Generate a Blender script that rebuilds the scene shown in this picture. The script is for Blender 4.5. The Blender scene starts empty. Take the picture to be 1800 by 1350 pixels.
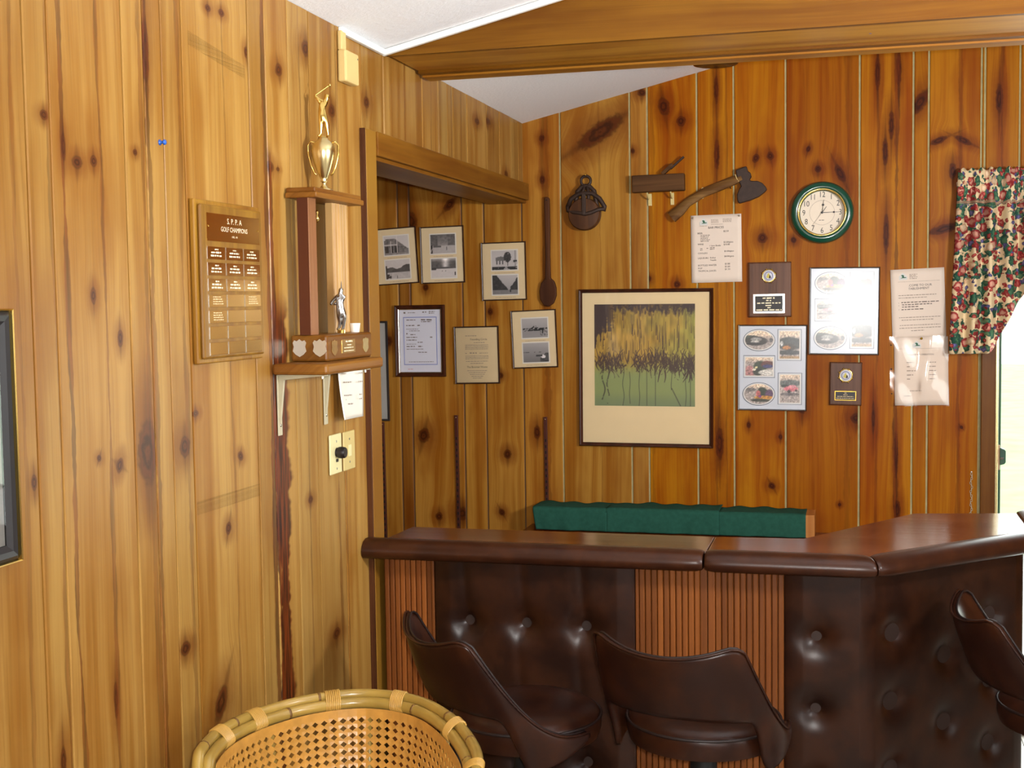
import bpy, bmesh, math, random
import numpy as np
from mathutils import Vector, Matrix, Euler

C = bpy.context.scene.collection
scn = bpy.context.scene
rnd = random.Random(7)

# ------------------------------------------------------------------ camera
EYE = Vector((1.355, -5.335, 1.75))
cam_d = bpy.data.cameras.new('camera'); cam = bpy.data.objects.new('camera', cam_d); C.objects.link(cam)
Rr = Vector((0.9665291722, 0.2561469316, -0.0144951264))
Rd = Vector((0.0025528726, -0.0660980239, -0.9978098687))
Rf = Vector((-0.2565440354, 0.9643753422, -0.0645395788))
cam.matrix_world = Matrix(((Rr.x, -Rd.x, -Rf.x, EYE.x), (Rr.y, -Rd.y, -Rf.y, EYE.y), (Rr.z, -Rd.z, -Rf.z, EYE.z), (0, 0, 0, 1)))
cam_d.sensor_width = 36.0; cam_d.lens = 2250.0 / 1800.0 * 36.0
cam_d.clip_start = 0.05; cam_d.clip_end = 200
scn.camera = cam

# ------------------------------------------------------------------ world, lights, exposure
scn.view_settings.view_transform = 'Standard'; scn.view_settings.look = 'None'
scn.view_settings.gamma = 1.0; scn.view_settings.use_curve_mapping = False
scn.view_settings.exposure = 0.0
w = bpy.data.worlds.new('world'); scn.world = w; w.use_nodes = True
wn = w.node_tree.nodes; wl = w.node_tree.links; wn.clear()
wo = wn.new('ShaderNodeOutputWorld'); wb = wn.new('ShaderNodeBackground'); wl.new(wb.outputs[0], wo.inputs[0])
wtc = wn.new('ShaderNodeTexCoord'); wsx = wn.new('ShaderNodeSeparateXYZ'); wl.new(wtc.outputs['Generated'], wsx.inputs[0])
wr = wn.new('ShaderNodeValToRGB'); wl.new(wsx.outputs['Z'], wr.inputs[0])
wr.color_ramp.elements[0].position = 0.0; wr.color_ramp.elements[0].color = (0.95, 1.0, 0.95, 1)
wr.color_ramp.elements[1].position = 0.6; wr.color_ramp.elements[1].color = (0.80, 0.92, 1.0, 1)
wl.new(wr.outputs[0], wb.inputs[0]); wb.inputs[1].default_value = 4.0

def lamp(name, kind, loc, target, energy, color, size=1.0, size_y=None):
    d = bpy.data.lights.new(name, kind); d.energy = energy; d.color = color
    if kind == 'AREA':
        d.shape = 'RECTANGLE' if size_y else 'DISK'; d.size = size
        if size_y: d.size_y = size_y
    o = bpy.data.objects.new(name, d); C.objects.link(o); o.location = loc
    o.rotation_euler = (Vector(target) - Vector(loc)).to_track_quat('-Z', 'Y').to_euler()
    return o
# the camera's own flash, just beside the lens; daylight through the windows behind and to the right; an added fill spot for the ceiling
lamp('camera_flash', 'AREA', (1.40, -5.31, 1.785), (0.95, 0.0, 1.55), 66.0, (1.0, 0.98, 0.95), 0.05)
lamp('rear_window_light', 'AREA', (4.3, -8.25, 1.6), (2.0, 0, 1.6), 34.0, (0.97, 0.99, 1.0), 2.8, 1.4)
lamp('right_window_light', 'AREA', (6.30, -4.6, 1.65), (0.0, -3.0, 1.55), 22.0, (0.97, 0.99, 1.0), 2.6, 1.5)
lamp('door_daylight', 'AREA', (2.65, 0.75, 1.25), (1.9, -3.0, 0.8), 45.0, (0.93, 1.0, 0.95), 1.3, 2.0)

pl_d = bpy.data.lights.new('added_ceiling_fill', 'SPOT'); pl_d.energy = 310.0; pl_d.color = (0.98, 0.99, 1.0); pl_d.shadow_soft_size = 0.14  # unseen spot added to brighten the ceiling and upper walls, not a room lamp
pl_d.spot_size = math.radians(130); pl_d.spot_blend = 1.0
pl_o = bpy.data.objects.new('added_ceiling_fill', pl_d); C.objects.link(pl_o); pl_o.location = (2.6, -3.1, 2.0)
pl_o.rotation_euler = (Vector((0.5, -1.3, 2.9)) - Vector((2.6, -3.1, 2.0))).to_track_quat('-Z', 'Y').to_euler()

# ------------------------------------------------------------------ helpers
def lin(c): return tuple(((x/255.0)/12.92 if x/255.0 <= 0.04045 else (((x/255.0)+0.055)/1.055)**2.4) for x in c)
def rgba(c): return lin(c) + (1.0,)

class MB:
    def __init__(s): s.v = []; s.f = []
    def add(s, vs, fs):
        n = len(s.v); s.v += [tuple(p) for p in vs]; s.f += [tuple(i+n for i in f) for f in fs]; return s
    def box(s, x0, x1, y0, y1, z0, z1):
        return s.add([(x0,y0,z0),(x1,y0,z0),(x1,y1,z0),(x0,y1,z0),(x0,y0,z1),(x1,y0,z1),(x1,y1,z1),(x0,y1,z1)],
                     [(0,3,2,1),(4,5,6,7),(0,1,5,4),(1,2,6,5),(2,3,7,6),(3,0,4,7)])
    def prism(s, poly, y0, y1):
        """polygon in the x-z plane (counter-clockwise seen from -y) pulled from y0 (front) to y1 (back)"""
        n = len(poly); vs = [(p[0], y0, p[1]) for p in poly] + [(p[0], y1, p[1]) for p in poly]
        fs = [tuple(range(n)), tuple(range(2*n-1, n-1, -1))]
        for i in range(n):
            j = (i+1) % n; fs.append((i, n+i, n+j, j))
        return s.add(vs, fs)
    def slab(s, poly, z0, z1):
        """polygon in the x-y plane (counter-clockwise from above)"""
        n = len(poly); vs = [(p[0], p[1], z0) for p in poly] + [(p[0], p[1], z1) for p in poly]
        fs = [tuple(range(n-1, -1, -1)), tuple(range(n, 2*n))]
        for i in range(n):
            j = (i+1) % n; fs.append((i, j, n+j, n+i))
        return s.add(vs, fs)
    def tube(s, pts, r, n=8, closed=False, cap=True, flat=1.0):
        pts = [Vector(p) for p in pts]; m = len(pts)
        rs = [r]*m if not isinstance(r, (list, tuple)) else list(r)
        up = None; vs = []
        for i, p in enumerate(pts):
            a = pts[(i-1) % m] if (closed or i > 0) else p; b = pts[(i+1) % m] if (closed or i < m-1) else p
            t = (b-a).normalized()
            if up is None: up = t.orthogonal().normalized()
            up = (up - t*up.dot(t)); up = up.normalized() if up.length > 1e-6 else t.orthogonal().normalized()
            sd = t.cross(up)
            for k in range(n):
                q = 2*math.pi*k/n
                vs.append(p + up*(math.cos(q)*rs[i]) + sd*(math.sin(q)*rs[i]*flat))
        fs = []
        for i in range(m if closed else m-1):
            for k in range(n):
                a = i*n+k; b = i*n+(k+1) % n; i2 = (i+1) % m
                fs.append((a, b, i2*n+(k+1) % n, i2*n+k))
        if cap and not closed:
            fs.append(tuple(range(n-1, -1, -1))); fs.append(tuple(range((m-1)*n, m*n)))
        return s.add(vs, fs)
    def lathe(s, prof, n=24, o=(0,0,0), axis='z'):
        vs = []; m = len(prof)
        for r, z in prof:
            for k in range(n):
                q = 2*math.pi*k/n; x = r*math.cos(q); y = r*math.sin(q)
                vs.append((o[0]+x, o[1]+y, o[2]+z) if axis == 'z' else (o[0]+x, o[1]-z, o[2]+y))
        fs = []
        for i in range(m-1):
            for k in range(n):
                a = i*n+k; b = i*n+(k+1) % n
                fs.append((a, b, b+n, a+n))
        fs.append(tuple(range(n-1, -1, -1))); fs.append(tuple(range((m-1)*n, m*n)))
        return s.add(vs, fs)
    def grid(s, fn, nu, nv, close_u=False):
        vs = [fn(i/(nu if close_u else nu-1), j/(nv-1)) for j in range(nv) for i in range(nu)]; fs = []
        for j in range(nv-1):
            for i in range(nu if close_u else nu-1):
                i2 = (i+1) % nu
                fs.append((j*nu+i, j*nu+i2, (j+1)*nu+i2, (j+1)*nu+i))
        return s.add(vs, fs)
    def build(s, name, mat, parent=None, smooth=False, bevel=0.0, loc=None, fix=True, seg=2):
        me = bpy.data.meshes.new(name)
        bm = bmesh.new(); vv = [bm.verts.new(p) for p in s.v]
        for f in s.f:
            try: bm.faces.new([vv[i] for i in f])
            except ValueError: pass
        if fix: bmesh.ops.recalc_face_normals(bm, faces=bm.faces)
        if bevel > 0:
            ed = [e for e in bm.edges if len(e.link_faces) == 2 and e.calc_face_angle(0) > 0.5]
            bmesh.ops.bevel(bm, geom=ed, offset=bevel, segments=seg, affect='EDGES', profile=0.5, clamp_overlap=True)
        bm.to_mesh(me); bm.free()
        if smooth:
            me.polygons.foreach_set('use_smooth', [True]*len(me.polygons))
            if smooth == 'auto':
                try: me.set_sharp_from_angle(angle=math.radians(40))
                except Exception: pass
        me.materials.append(mat)
        o = bpy.data.objects.new(name, me); C.objects.link(o)
        if parent: o.parent = parent
        if loc: o.location = loc
        return o

def tag(o, label, cat, group=None):
    o['label'] = label; o['category'] = cat
    if group: o['group'] = group
    return o
def thing(name, label, cat, loc=(0,0,0), rotz=0.0, tilt=0.0, group=None):
    o = bpy.data.objects.new(name, None); C.objects.link(o)
    o.location = loc; o.rotation_euler = (0, tilt, rotz); o.empty_display_size = 0.05
    return tag(o, label, cat, group)
def struct(o):
    o['kind'] = 'structure'; return o
def on_back(name, label, cat, x, z, ccw=0.0, group=None):
    return thing(name, label, cat, (x, 0, z), 0.0, -math.radians(ccw), group)
def on_left(name, label, cat, y, z, ccw=0.0, group=None):
    return thing(name, label, cat, (0, y, z), math.pi/2, -math.radians(ccw), group)
def copy_tree(o, parent=None):
    c = o.copy(); C.objects.link(c)
    if parent: c.parent = parent
    for ch in [x for x in bpy.data.objects if x.parent == o and x != c]: copy_tree(ch, c)
    return c

# ------------------------------------------------------------------ materials
class NT:
    def __init__(s, name):
        s.m = bpy.data.materials.new(name); s.m.use_nodes = True; s.t = s.m.node_tree
        s.n = s.t.nodes; s.l = s.t.links; s.n.clear()
        s.out = s.n.new('ShaderNodeOutputMaterial')
    def node(s, typ, **kw):
        n = s.n.new(typ)
        for k, v in kw.items(): setattr(n, k, v)
        return n
    def set(s, sock, v):
        if isinstance(v, bpy.types.NodeSocket): s.l.new(v, sock)
        else:
            if isinstance(v, (tuple, list)) and len(v) == 3 and sock.type == 'RGBA': v = tuple(v)+(1.0,)
            sock.default_value = v
    def math(s, op, a, b=0.0, c=None, clamp=False):
        n = s.node('ShaderNodeMath', operation=op, use_clamp=clamp); s.set(n.inputs[0], a); s.set(n.inputs[1], b)
        if c is not None: s.set(n.inputs[2], c)
        return n.outputs[0]
    def mix(s, f, a, b, mode='MIX'):
        n = s.node('ShaderNodeMix', data_type='RGBA', blend_type=mode); s.set(n.inputs[0], f); s.set(n.inputs[6], a); s.set(n.inputs[7], b)
        return n.outputs[2]
    def sep(s, v):
        n = s.node('ShaderNodeSeparateXYZ'); s.set(n.inputs[0], v); return n.outputs
    def comb(s, x, y, z):
        n = s.node('ShaderNodeCombineXYZ'); s.set(n.inputs[0], x); s.set(n.inputs[1], y); s.set(n.inputs[2], z); return n.outputs[0]
    def noise(s, vec, scale=1.0, detail=2.0, rough=0.5, dim='3D'):
        n = s.node('ShaderNodeTexNoise', noise_dimensions=dim); s.set(n.inputs['Vector'], vec)
        n.inputs['Scale'].default_value = scale; n.inputs['Detail'].default_value = detail; n.inputs['Roughness'].default_value = rough
        return n.outputs[0]
    def voronoi(s, vec, scale, feature='F1', rnd=1.0):
        n = s.node('ShaderNodeTexVoronoi', feature=feature); s.set(n.inputs['Vector'], vec); n.inputs['Scale'].default_value = scale
        n.inputs['Randomness'].default_value = rnd
        return n
    def smooth(s, v, a, b, lo=0.0, hi=1.0):
        n = s.node('ShaderNodeMapRange', interpolation_type='SMOOTHSTEP'); s.set(n.inputs[0], v)
        s.set(n.inputs[1], a); s.set(n.inputs[2], b); n.inputs[3].default_value = lo; n.inputs[4].default_value = hi
        return n.outputs[0]
    def attr(s, name, kind='OBJECT'):
        return s.node('ShaderNodeAttribute', attribute_type=kind, attribute_name=name)
    def coord(s, which='Object'): return s.node('ShaderNodeTexCoord').outputs[which]
    def rand(s): return s.node('ShaderNodeObjectInfo').outputs['Random']
    def bump(s, h, strength=0.2, dist=0.01):
        n = s.node('ShaderNodeBump'); n.inputs['Strength'].default_value = strength; n.inputs['Distance'].default_value = dist
        s.set(n.inputs['Height'], h); return n.outputs[0]
    def bsdf(s, col, rough=0.5, metal=0.0, normal=None, coat=0.0, coat_r=0.1, spec=0.5, alpha=None):
        n = s.node('ShaderNodeBsdfPrincipled'); s.set(n.inputs['Base Color'], col); s.set(n.inputs['Roughness'], rough)
        s.set(n.inputs['Metallic'], metal); n.inputs['Coat Weight'].default_value = coat; n.inputs['Coat Roughness'].default_value = coat_r
        n.inputs['Specular IOR Level'].default_value = spec
        if normal is not None: s.l.new(normal, n.inputs['Normal'])
        s.l.new(n.outputs[0], s.out.inputs[0]); return n

def plain(name, c, rough=0.5, metal=0.0, var=0.08, scale=20.0, coat=0.0, bump=0.0, spec=0.5):
    t = NT(name); c = lin(c); v = t.coord()
    nz = t.noise(v, scale, 3.0)
    dark = tuple(x*(1-var*2) for x in c); lite = tuple(min(1, x*(1+var*2)) for x in c)
    t.bsdf(t.mix(nz, dark, lite), rough, metal, t.bump(nz, bump, 0.002) if bump else None, coat, spec=spec)
    return t.m

NK = 8
def wood(name, c1, c2, axis='z', knots=False, rough=0.38, gscale=1.0, knot_c=(70, 30, 12), halo=(150, 70, 22), coat=0.0, streaky=1.25, bump=0.15, spec=0.25):
    t = NT(name); p = t.sep(t.coord())
    if axis == 'z': x, y, z = p[0], p[1], p[2]
    elif axis == 'x': x, y, z = p[2], p[1], p[0]
    else: x, y, z = p[0], p[2], p[1]
    r = t.rand(); seed = t.math('MULTIPLY', r, 37.0)
    if axis != 'z': x = t.math('ADD', x, t.math('MULTIPLY', y, 0.8))
    # slow wander of the grain along the board
    wv = t.noise(t.comb(t.math('MULTIPLY', x, 4.0), t.math('MULTIPLY', z, 0.9), seed), 1.0, 2.0)
    xw = t.math('ADD', x, t.math('MULTIPLY', t.math('SUBTRACT', wv, 0.5), 0.06))
    kmask = None; tail = None
    if knots:
        for i in range(NK):
            a = t.attr('k%d' % i); b = t.attr('e%d' % i); ka = t.sep(a.outputs['Vector']); eb = t.sep(b.outputs['Vector'])
            rr = t.math('MAXIMUM', ka[2], 0.0002)
            dx = t.math('SUBTRACT', x, ka[0]); dz = t.math('SUBTRACT', z, ka[1])
            cs = t.math('COSINE', eb[1]); sn = t.math('SINE', eb[1])
            ux = t.math('SUBTRACT', t.math('MULTIPLY', dx, cs), t.math('MULTIPLY', dz, sn))
            uz = t.math('ADD', t.math('MULTIPLY', dx, sn), t.math('MULTIPLY', dz, cs))
            qx = t.math('DIVIDE', ux, rr); qz = t.math('DIVIDE', uz, t.math('MULTIPLY', rr, t.math('MAXIMUM', eb[0], 0.2)))
            d2 = t.math('ADD', t.math('MULTIPLY', qx, qx), t.math('MULTIPLY', qz, qz))
            g = t.math('POWER', 2.718, t.math('MULTIPLY', d2, -0.16))
            xw = t.math('SUBTRACT', xw, t.math('MULTIPLY', dx, t.math('MULTIPLY', g, 0.75)))
            d = t.math('SQRT', d2)
            kmask = d if kmask is None else t.math('MINIMUM', kmask, d)
            tx = t.math('MULTIPLY', t.math('ABSOLUTE', qx), 1.7); tz = t.math('MULTIPLY', t.math('ABSOLUTE', qz), 0.36)
            tt = t.math('ADD', tx, tz); tail = tt if tail is None else t.math('MINIMUM', tail, tt)
    streak = t.noise(t.comb(t.math('MULTIPLY', xw, 19.0*gscale), t.math('MULTIPLY', z, 0.5), seed), 1.0, 4.0, 0.62)
    fine = t.noise(t.comb(t.math('MULTIPLY', xw, 170.0*gscale), t.math('MULTIPLY', z, 3.0), seed), 1.0, 2.0, 0.6)
    blot = t.noise(t.comb(t.math('MULTIPLY', x, 7.0), t.math('MULTIPLY', z, 2.2), t.math('ADD', seed, 5.0)), 1.0, 3.0)
    c1 = lin(c1); c2 = lin(c2)
    col = t.mix(t.smooth(streak, 0.34, 0.66), c1, c2)
    col = t.mix(t.math('MULTIPLY', t.smooth(streak, 0.58, 0.74), 0.45*streaky), col, tuple(v*f for v, f in zip(c2, (0.78, 0.62, 0.42))))
    col = t.mix(t.math('MULTIPLY', t.smooth(fine, 0.45, 0.75), 0.22*streaky), col, tuple(v*0.6 for v in c2))
    col = t.mix(t.math('MULTIPLY', t.smooth(blot, 0.50, 0.72), 0.50*streaky), col, tuple(v*f for v, f in zip(c2, (0.80, 0.66, 0.5))))
    col = t.mix(t.math('MULTIPLY', t.smooth(blot, 0.48, 0.24), 0.30*streaky), col, tuple(min(1, v*f) for v, f in zip(c1, (1.12, 1.15, 1.25))))
    br = t.math('ADD', 0.80, t.math('MULTIPLY', t.math('FRACT', t.math('MULTIPLY', r, 13.7)), 0.34))
    if knots:
        wob = t.math('ADD', kmask, t.math('MULTIPLY', t.math('SUBTRACT', t.noise(t.comb(x, z, seed), 60.0, 3.0), 0.5), 0.6))
        col = t.mix(t.math('MULTIPLY', t.smooth(wob, 3.6, 1.0), 0.60), col, lin(halo))
        tw = t.math('ADD', tail, t.math('MULTIPLY', t.math('SUBTRACT', t.noise(t.comb(t.math('MULTIPLY', x, 90.0), t.math('MULTIPLY', z, 6.0), seed), 1.0, 3.0), 0.5), 1.0))
        col = t.mix(t.math('MULTIPLY', t.smooth(tw, 1.6, 0.5), 0.42), col, tuple(v*1.5 for v in lin(knot_c)))
        rings = t.math('ADD', 0.5, t.math('MULTIPLY', t.math('SINE', t.math('MULTIPLY', wob, 11.0)), 0.5))
        kcol = t.mix(rings, lin(knot_c), tuple(v*2.6 for v in lin(knot_c)))
        col = t.mix(t.math('MULTIPLY', t.smooth(wob, 1.22, 0.70), 0.94), col, kcol)
        # resin streaks and bark stain running up a board: (x, half width, strength)
        for i in range(2):
            sa = t.sep(t.attr('s%d' % i).outputs['Vector'])
            wn_ = t.noise(t.comb(t.math('MULTIPLY', z, 1.0), t.math('ADD', seed, float(i)*3.1), 0.0), 2.2, 4.0, 0.65)
            cx = t.math('ADD', sa[0], t.math('MULTIPLY', t.math('SUBTRACT', wn_, 0.5), 0.035))
            wid = t.math('MULTIPLY', sa[1], t.smooth(t.noise(t.comb(t.math('ADD', seed, 9.0), t.math('MULTIPLY', z, 1.0), float(i)), 2.4, 5.0, 0.7), 0.30, 0.66, 0.15, 1.35))
            dd = t.math('DIVIDE', t.math('ABSOLUTE', t.math('SUBTRACT', x, cx)), t.math('MAXIMUM', wid, 0.0005))
            ra = t.sep(t.attr('r%d' % i).outputs['Vector'])
            lim = t.math('MULTIPLY', t.smooth(z, ra[0], t.math('ADD', ra[0], 0.06)), t.smooth(z, ra[1], t.math('SUBTRACT', ra[1], 0.10)))
            core = t.noise(t.comb(t.math('MULTIPLY', x, 120.0), t.math('MULTIPLY', z, 7.0), seed), 1.0, 3.0)
            scol = t.mix(t.smooth(core, 0.35, 0.65), lin((46, 17, 7)), lin((112, 48, 15)))
            col = t.mix(t.math('MULTIPLY', t.smooth(dd, 1.25, 0.75), t.math('MULTIPLY', sa[2], lim)), col, scol)
        ta = t.attr('tint'); col = t.mix(1.0, col, ta.outputs['Color'], 'MULTIPLY')
    else:
        col = t.mix(1.0, col, t.comb(br, br, br), 'MULTIPLY')
    hb = t.math('ADD', t.math('MULTIPLY', fine, 0.6), streak)
    t.bsdf(col, rough, 0.0, t.bump(hb, bump, 0.003), coat, 0.22, spec=spec)
    return t.m

def leather(name, c1, c2, rough=0.36):
    t = NT(name); v = t.coord()
    a = t.noise(v, 9.0, 4.0, 0.6); cell = t.voronoi(v, 420.0).outputs['Distance']; cr = t.noise(v, 130.0, 4.0, 0.7)
    col = t.mix(t.smooth(a, 0.36, 0.68), lin(c1), lin(c2))
    h = t.math('ADD', t.math('MULTIPLY', cell, 0.4), t.math('MULTIPLY', cr, 0.6))
    t.bsdf(col, t.math('ADD', rough, t.math('MULTIPLY', cr, 0.12)), 0.0, t.bump(h, 0.10, 0.0015), 0.0, spec=0.30)
    return t.m

M = {}
M['pine_left'] = wood('pine_left', (174, 134, 69), (148, 101, 38), knots=True, knot_c=(60, 28, 7), halo=(116, 64, 16), spec=0.3)
M['pine_back'] = wood('pine_back', (172, 110, 14), (142, 70, 1), knots=True, knot_c=(50, 16, 1), halo=(102, 36, 1), spec=0.08)
M['pine_dim'] = wood('pine_dim', (174, 124, 50), (144, 88, 22), knots=True, knot_c=(50, 19, 3), halo=(104, 47, 8), spec=0.12)
M['beam_x'] = wood('beam_x', (126, 82, 16), (104, 61, 7), axis='x', gscale=0.8, spec=0.15)
M['beam_light'] = wood('beam_light', (184, 130, 44), (156, 100, 26), axis='x')
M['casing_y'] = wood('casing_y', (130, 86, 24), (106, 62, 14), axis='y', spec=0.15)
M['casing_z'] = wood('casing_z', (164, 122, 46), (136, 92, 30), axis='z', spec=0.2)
M['dark_edge'] = wood('dark_edge', (96, 56, 30), (64, 32, 16), axis='z')
M['casing_dark'] = wood('casing_dark', (108, 66, 18), (88, 48, 10), axis='z', spec=0.15)
M['shelf_y'] = wood('shelf_y', (152, 102, 40), (126, 76, 26), axis='x')
M['trophy_wood'] = wood('trophy_wood', (138, 90, 32), (108, 64, 18), axis='x')
M['trophy_dark'] = wood('trophy_dark', (92, 48, 26), (70, 34, 18), axis='z')
M['trophy_pink'] = wood('trophy_pink', (152, 104, 68), (126, 80, 48), axis='z')
M['fluted'] = wood('fluted', (192, 154, 98), (160, 118, 66), axis='z')
M['plaque_oak'] = wood('plaque_oak', (154, 112, 38), (126, 84, 24), axis='z', coat=0.2)
M['walnut'] = wood('walnut', (104, 68, 48), (76, 46, 30), axis='z')
M['walnut_edge'] = wood('walnut_edge', (58, 28, 16), (42, 18, 10), axis='z')
M['frame_brown'] = wood('frame_brown', (78, 38, 20), (54, 24, 12), axis='z')
M['frame_dark'] = plain('frame_dark', (48, 24, 16), 0.35)
M['bar_top'] = wood('bar_top', (112, 57, 20), (86, 38, 10), axis='x', rough=0.16, coat=0.0, gscale=0.9)
M['bar_top45'] = wood('bar_top45', (112, 57, 22), (86, 38, 12), axis='z', rough=0.22, coat=0.15)
M['bar_slat'] = wood('bar_slat', (132, 74, 28), (104, 54, 17), axis='z', rough=0.45, coat=0.0, streaky=0.5, spec=0.3)
M['slat_gap'] = plain('slat_gap', (40, 20, 10), 0.7)
M['leather'] = leather('leather', (34, 16, 9), (52, 26, 13), 0.27)
M['leather_stool'] = leather('leather_stool', (38, 18, 12), (56, 28, 15), 0.25)
M['leather_rail'] = leather('leather_rail', (46, 21, 10), (62, 31, 14), 0.26)
M['seam'] = plain('seam', (30, 15, 12), 0.5)
M['gap_pale'] = plain('gap_pale', (168, 154, 108), 0.8, scale=40, var=0.15)
M['gap_grey'] = plain('gap_grey', (96, 68, 42), 0.85, scale=40)
M['white_trim'] = plain('white_trim', (232, 232, 226), 0.5, var=0.02)
M['beige_box'] = plain('beige_box', (214, 186, 122), 0.5, var=0.03)
M['ivory'] = plain('ivory', (226, 216, 162), 0.35, var=0.02)
M['ivory_dull'] = plain('ivory_dull', (206, 184, 120), 0.4, var=0.03)
M['black'] = plain('black', (26, 18, 18), 0.45)
M['black_metal'] = plain('black_metal', (30, 32, 34), 0.4, 0.3)
M['black_frame'] = plain('black_frame', (40, 38, 40), 0.4)
M['gold'] = plain('gold', (232, 200, 116), 0.16, 1.0, var=0.02)
M['gold_sat'] = plain('gold_sat', (228, 208, 152), 0.26, 1.0, var=0.02)
M['brass_bright'] = plain('brass_bright', (226, 186, 84), 0.2, 1.0, var=0.03)
M['brass_plate'] = plain('brass_plate', (204, 160, 84), 0.14, 1.0, var=0.05, scale=6)
M['silver'] = plain('silver', (226, 224, 214), 0.2, 1.0, var=0.02)
M['silver_plate'] = plain('silver_plate', (232, 226, 208), 0.38, 0.8, var=0.03)
M['pewter'] = plain('pewter', (150, 148, 146), 0.3, 1.0, var=0.04)
M['collage_mat'] = plain('collage_mat', (198, 200, 208), 0.5, 0.0, var=0.03, scale=8)
M['mat_cream'] = plain('mat_cream', (214, 190, 150), 0.7, var=0.02)
M['mat_art'] = plain('mat_art', (218, 194, 152), 0.7, var=0.015)
M['mat_grey'] = plain('mat_grey', (208, 206, 200), 0.6, var=0.02)
M['paper'] = plain('paper', (226, 208, 192), 0.75, var=0.012)
M['paper_blue'] = plain('paper_blue', (206, 204, 214), 0.7, var=0.015)
M['paper_white'] = plain('paper_white', (246, 240, 226), 0.35, var=0.012)
M['photo_white'] = plain('photo_white', (214, 206, 196), 0.4, var=0.01)
M['blue_ink'] = plain('blue_ink', (140, 146, 192), 0.7)
M['ink'] = plain('ink', (62, 54, 52), 0.7)
M['ink_soft'] = plain('ink_soft', (150, 132, 118), 0.7)
M['ink_mid'] = plain('ink_mid', (108, 94, 86), 0.7)
M['ink_red'] = plain('ink_red', (200, 120, 110), 0.7)
M['ink_green'] = plain('ink_green', (34, 92, 66), 0.6)
M['engrave'] = plain('engrave', (240, 226, 190), 0.45)
M['engrave_dim'] = plain('engrave_dim', (214, 188, 140), 0.5)
M['white_mark'] = plain('white_mark', (235, 232, 225), 0.5)
M['medal_face'] = plain('medal_face', (206, 204, 212), 0.4)
M['medal_blue'] = plain('medal_blue', (84, 84, 150), 0.5)
M['medal_yellow'] = plain('medal_yellow', (206, 186, 74), 0.5)
M['green_clock'] = plain('green_clock', (14, 70, 52), 0.22, var=0.04, coat=0.5)
M['clock_face'] = plain('clock_face', (236, 220, 200), 0.6, var=0.01)
M['clock_ink'] = plain('clock_ink', (38, 34, 34), 0.5)
M['green_cloth'] = plain('green_cloth', (40, 84, 70), 0.95, var=0.14, scale=60, bump=0.3, spec=0.1)
M['raw_wood'] = wood('raw_wood', (214, 150, 80), (180, 112, 52), axis='z')
M['iron'] = plain('iron', (54, 36, 26), 0.6, 0.3, var=0.25, scale=60, bump=0.4)
M['old_wood'] = wood('old_wood', (100, 66, 34), (64, 39, 18), axis='x', rough=0.6, coat=0.0, spec=0.15)
M['axe_wood'] = wood('axe_wood', (134, 98, 54), (92, 60, 28), axis='x', rough=0.6, coat=0.0, spec=0.15)
M['spoon_wood'] = wood('spoon_wood', (84, 48, 24), (54, 27, 12), axis='z', rough=0.6, coat=0.0, spec=0.15)
M['pulley_wood'] = wood('pulley_wood', (96, 58, 26), (60, 34, 16), axis='z', rough=0.5)
M['standard'] = plain('standard', (84, 40, 28), 0.4, 0.4)
M['hole'] = plain('hole', (20, 12, 10), 0.9)
M['bracket'] = plain('bracket', (190, 180, 150), 0.45, 0.1)
M['rattan'] = plain('rattan', (160, 130, 60), 0.28, var=0.22, scale=14, coat=0.3)
M['rattan_joint'] = plain('rattan_joint', (112, 78, 36), 0.5)
M['rattan_wrap'] = plain('rattan_wrap', (190, 148, 72), 0.28, var=0.1, scale=50, coat=0.3)
M['cane'] = plain('cane', (190, 138, 62), 0.30, var=0.16, scale=40, coat=0.3)
M['cushion'] = plain('cushion', (146, 110, 66), 0.9)
M['door_green'] = plain('door_green', (36, 74, 50), 0.5)
M['keeper'] = plain('keeper', (150, 120, 92), 0.35, 0.7)
M['floor_wood'] = wood('floor_wood', (196, 188, 176), (170, 160, 146), axis='y', rough=0.4)
M['blue_pin'] = plain('blue_pin', (40, 96, 196), 0.3)
M['gold_pin'] = plain('gold_pin', (220, 180, 60), 0.25, 1.0)
M['chrome'] = plain('chrome', (200, 200, 200), 0.15, 1.0)
M['concrete'] = plain('concrete', (226, 224, 208), 0.9)
M['lawn'] = plain('lawn', (150, 186, 110), 0.95, var=0.2, scale=3)
M['lamp_dark'] = plain('lamp_dark', (8, 7, 6), 0.25, spec=0.12)
M['yarn'] = plain('yarn', (214, 190, 130), 0.8)

def ceiling_mat():
    t = NT('stucco'); v = t.coord(); n = t.noise(v, 70.0, 5.0, 0.7); m = t.noise(v, 1.5, 2.0)
    t.bsdf(t.mix(m, lin((242, 243, 246)), lin((248, 249, 252))), 0.85, 0.0, t.bump(n, 0.5, 0.006)); return t.m
M['stucco'] = ceiling_mat()
def glass_mat():
    t = NT('pane_glass'); tr = t.node('ShaderNodeBsdfTransparent'); gl = t.node('ShaderNodeBsdfGlossy'); gl.inputs['Roughness'].default_value = 0.02
    f = t.node('ShaderNodeFresnel'); f.inputs['IOR'].default_value = 1.45; mx = t.node('ShaderNodeMixShader')
    t.l.new(f.outputs[0], mx.inputs[0]); t.l.new(tr.outputs[0], mx.inputs[1]); t.l.new(gl.outputs[0], mx.inputs[2]); t.l.new(mx.outputs[0], t.out.inputs[0]); return t.m
M['glass'] = glass_mat()
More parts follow.
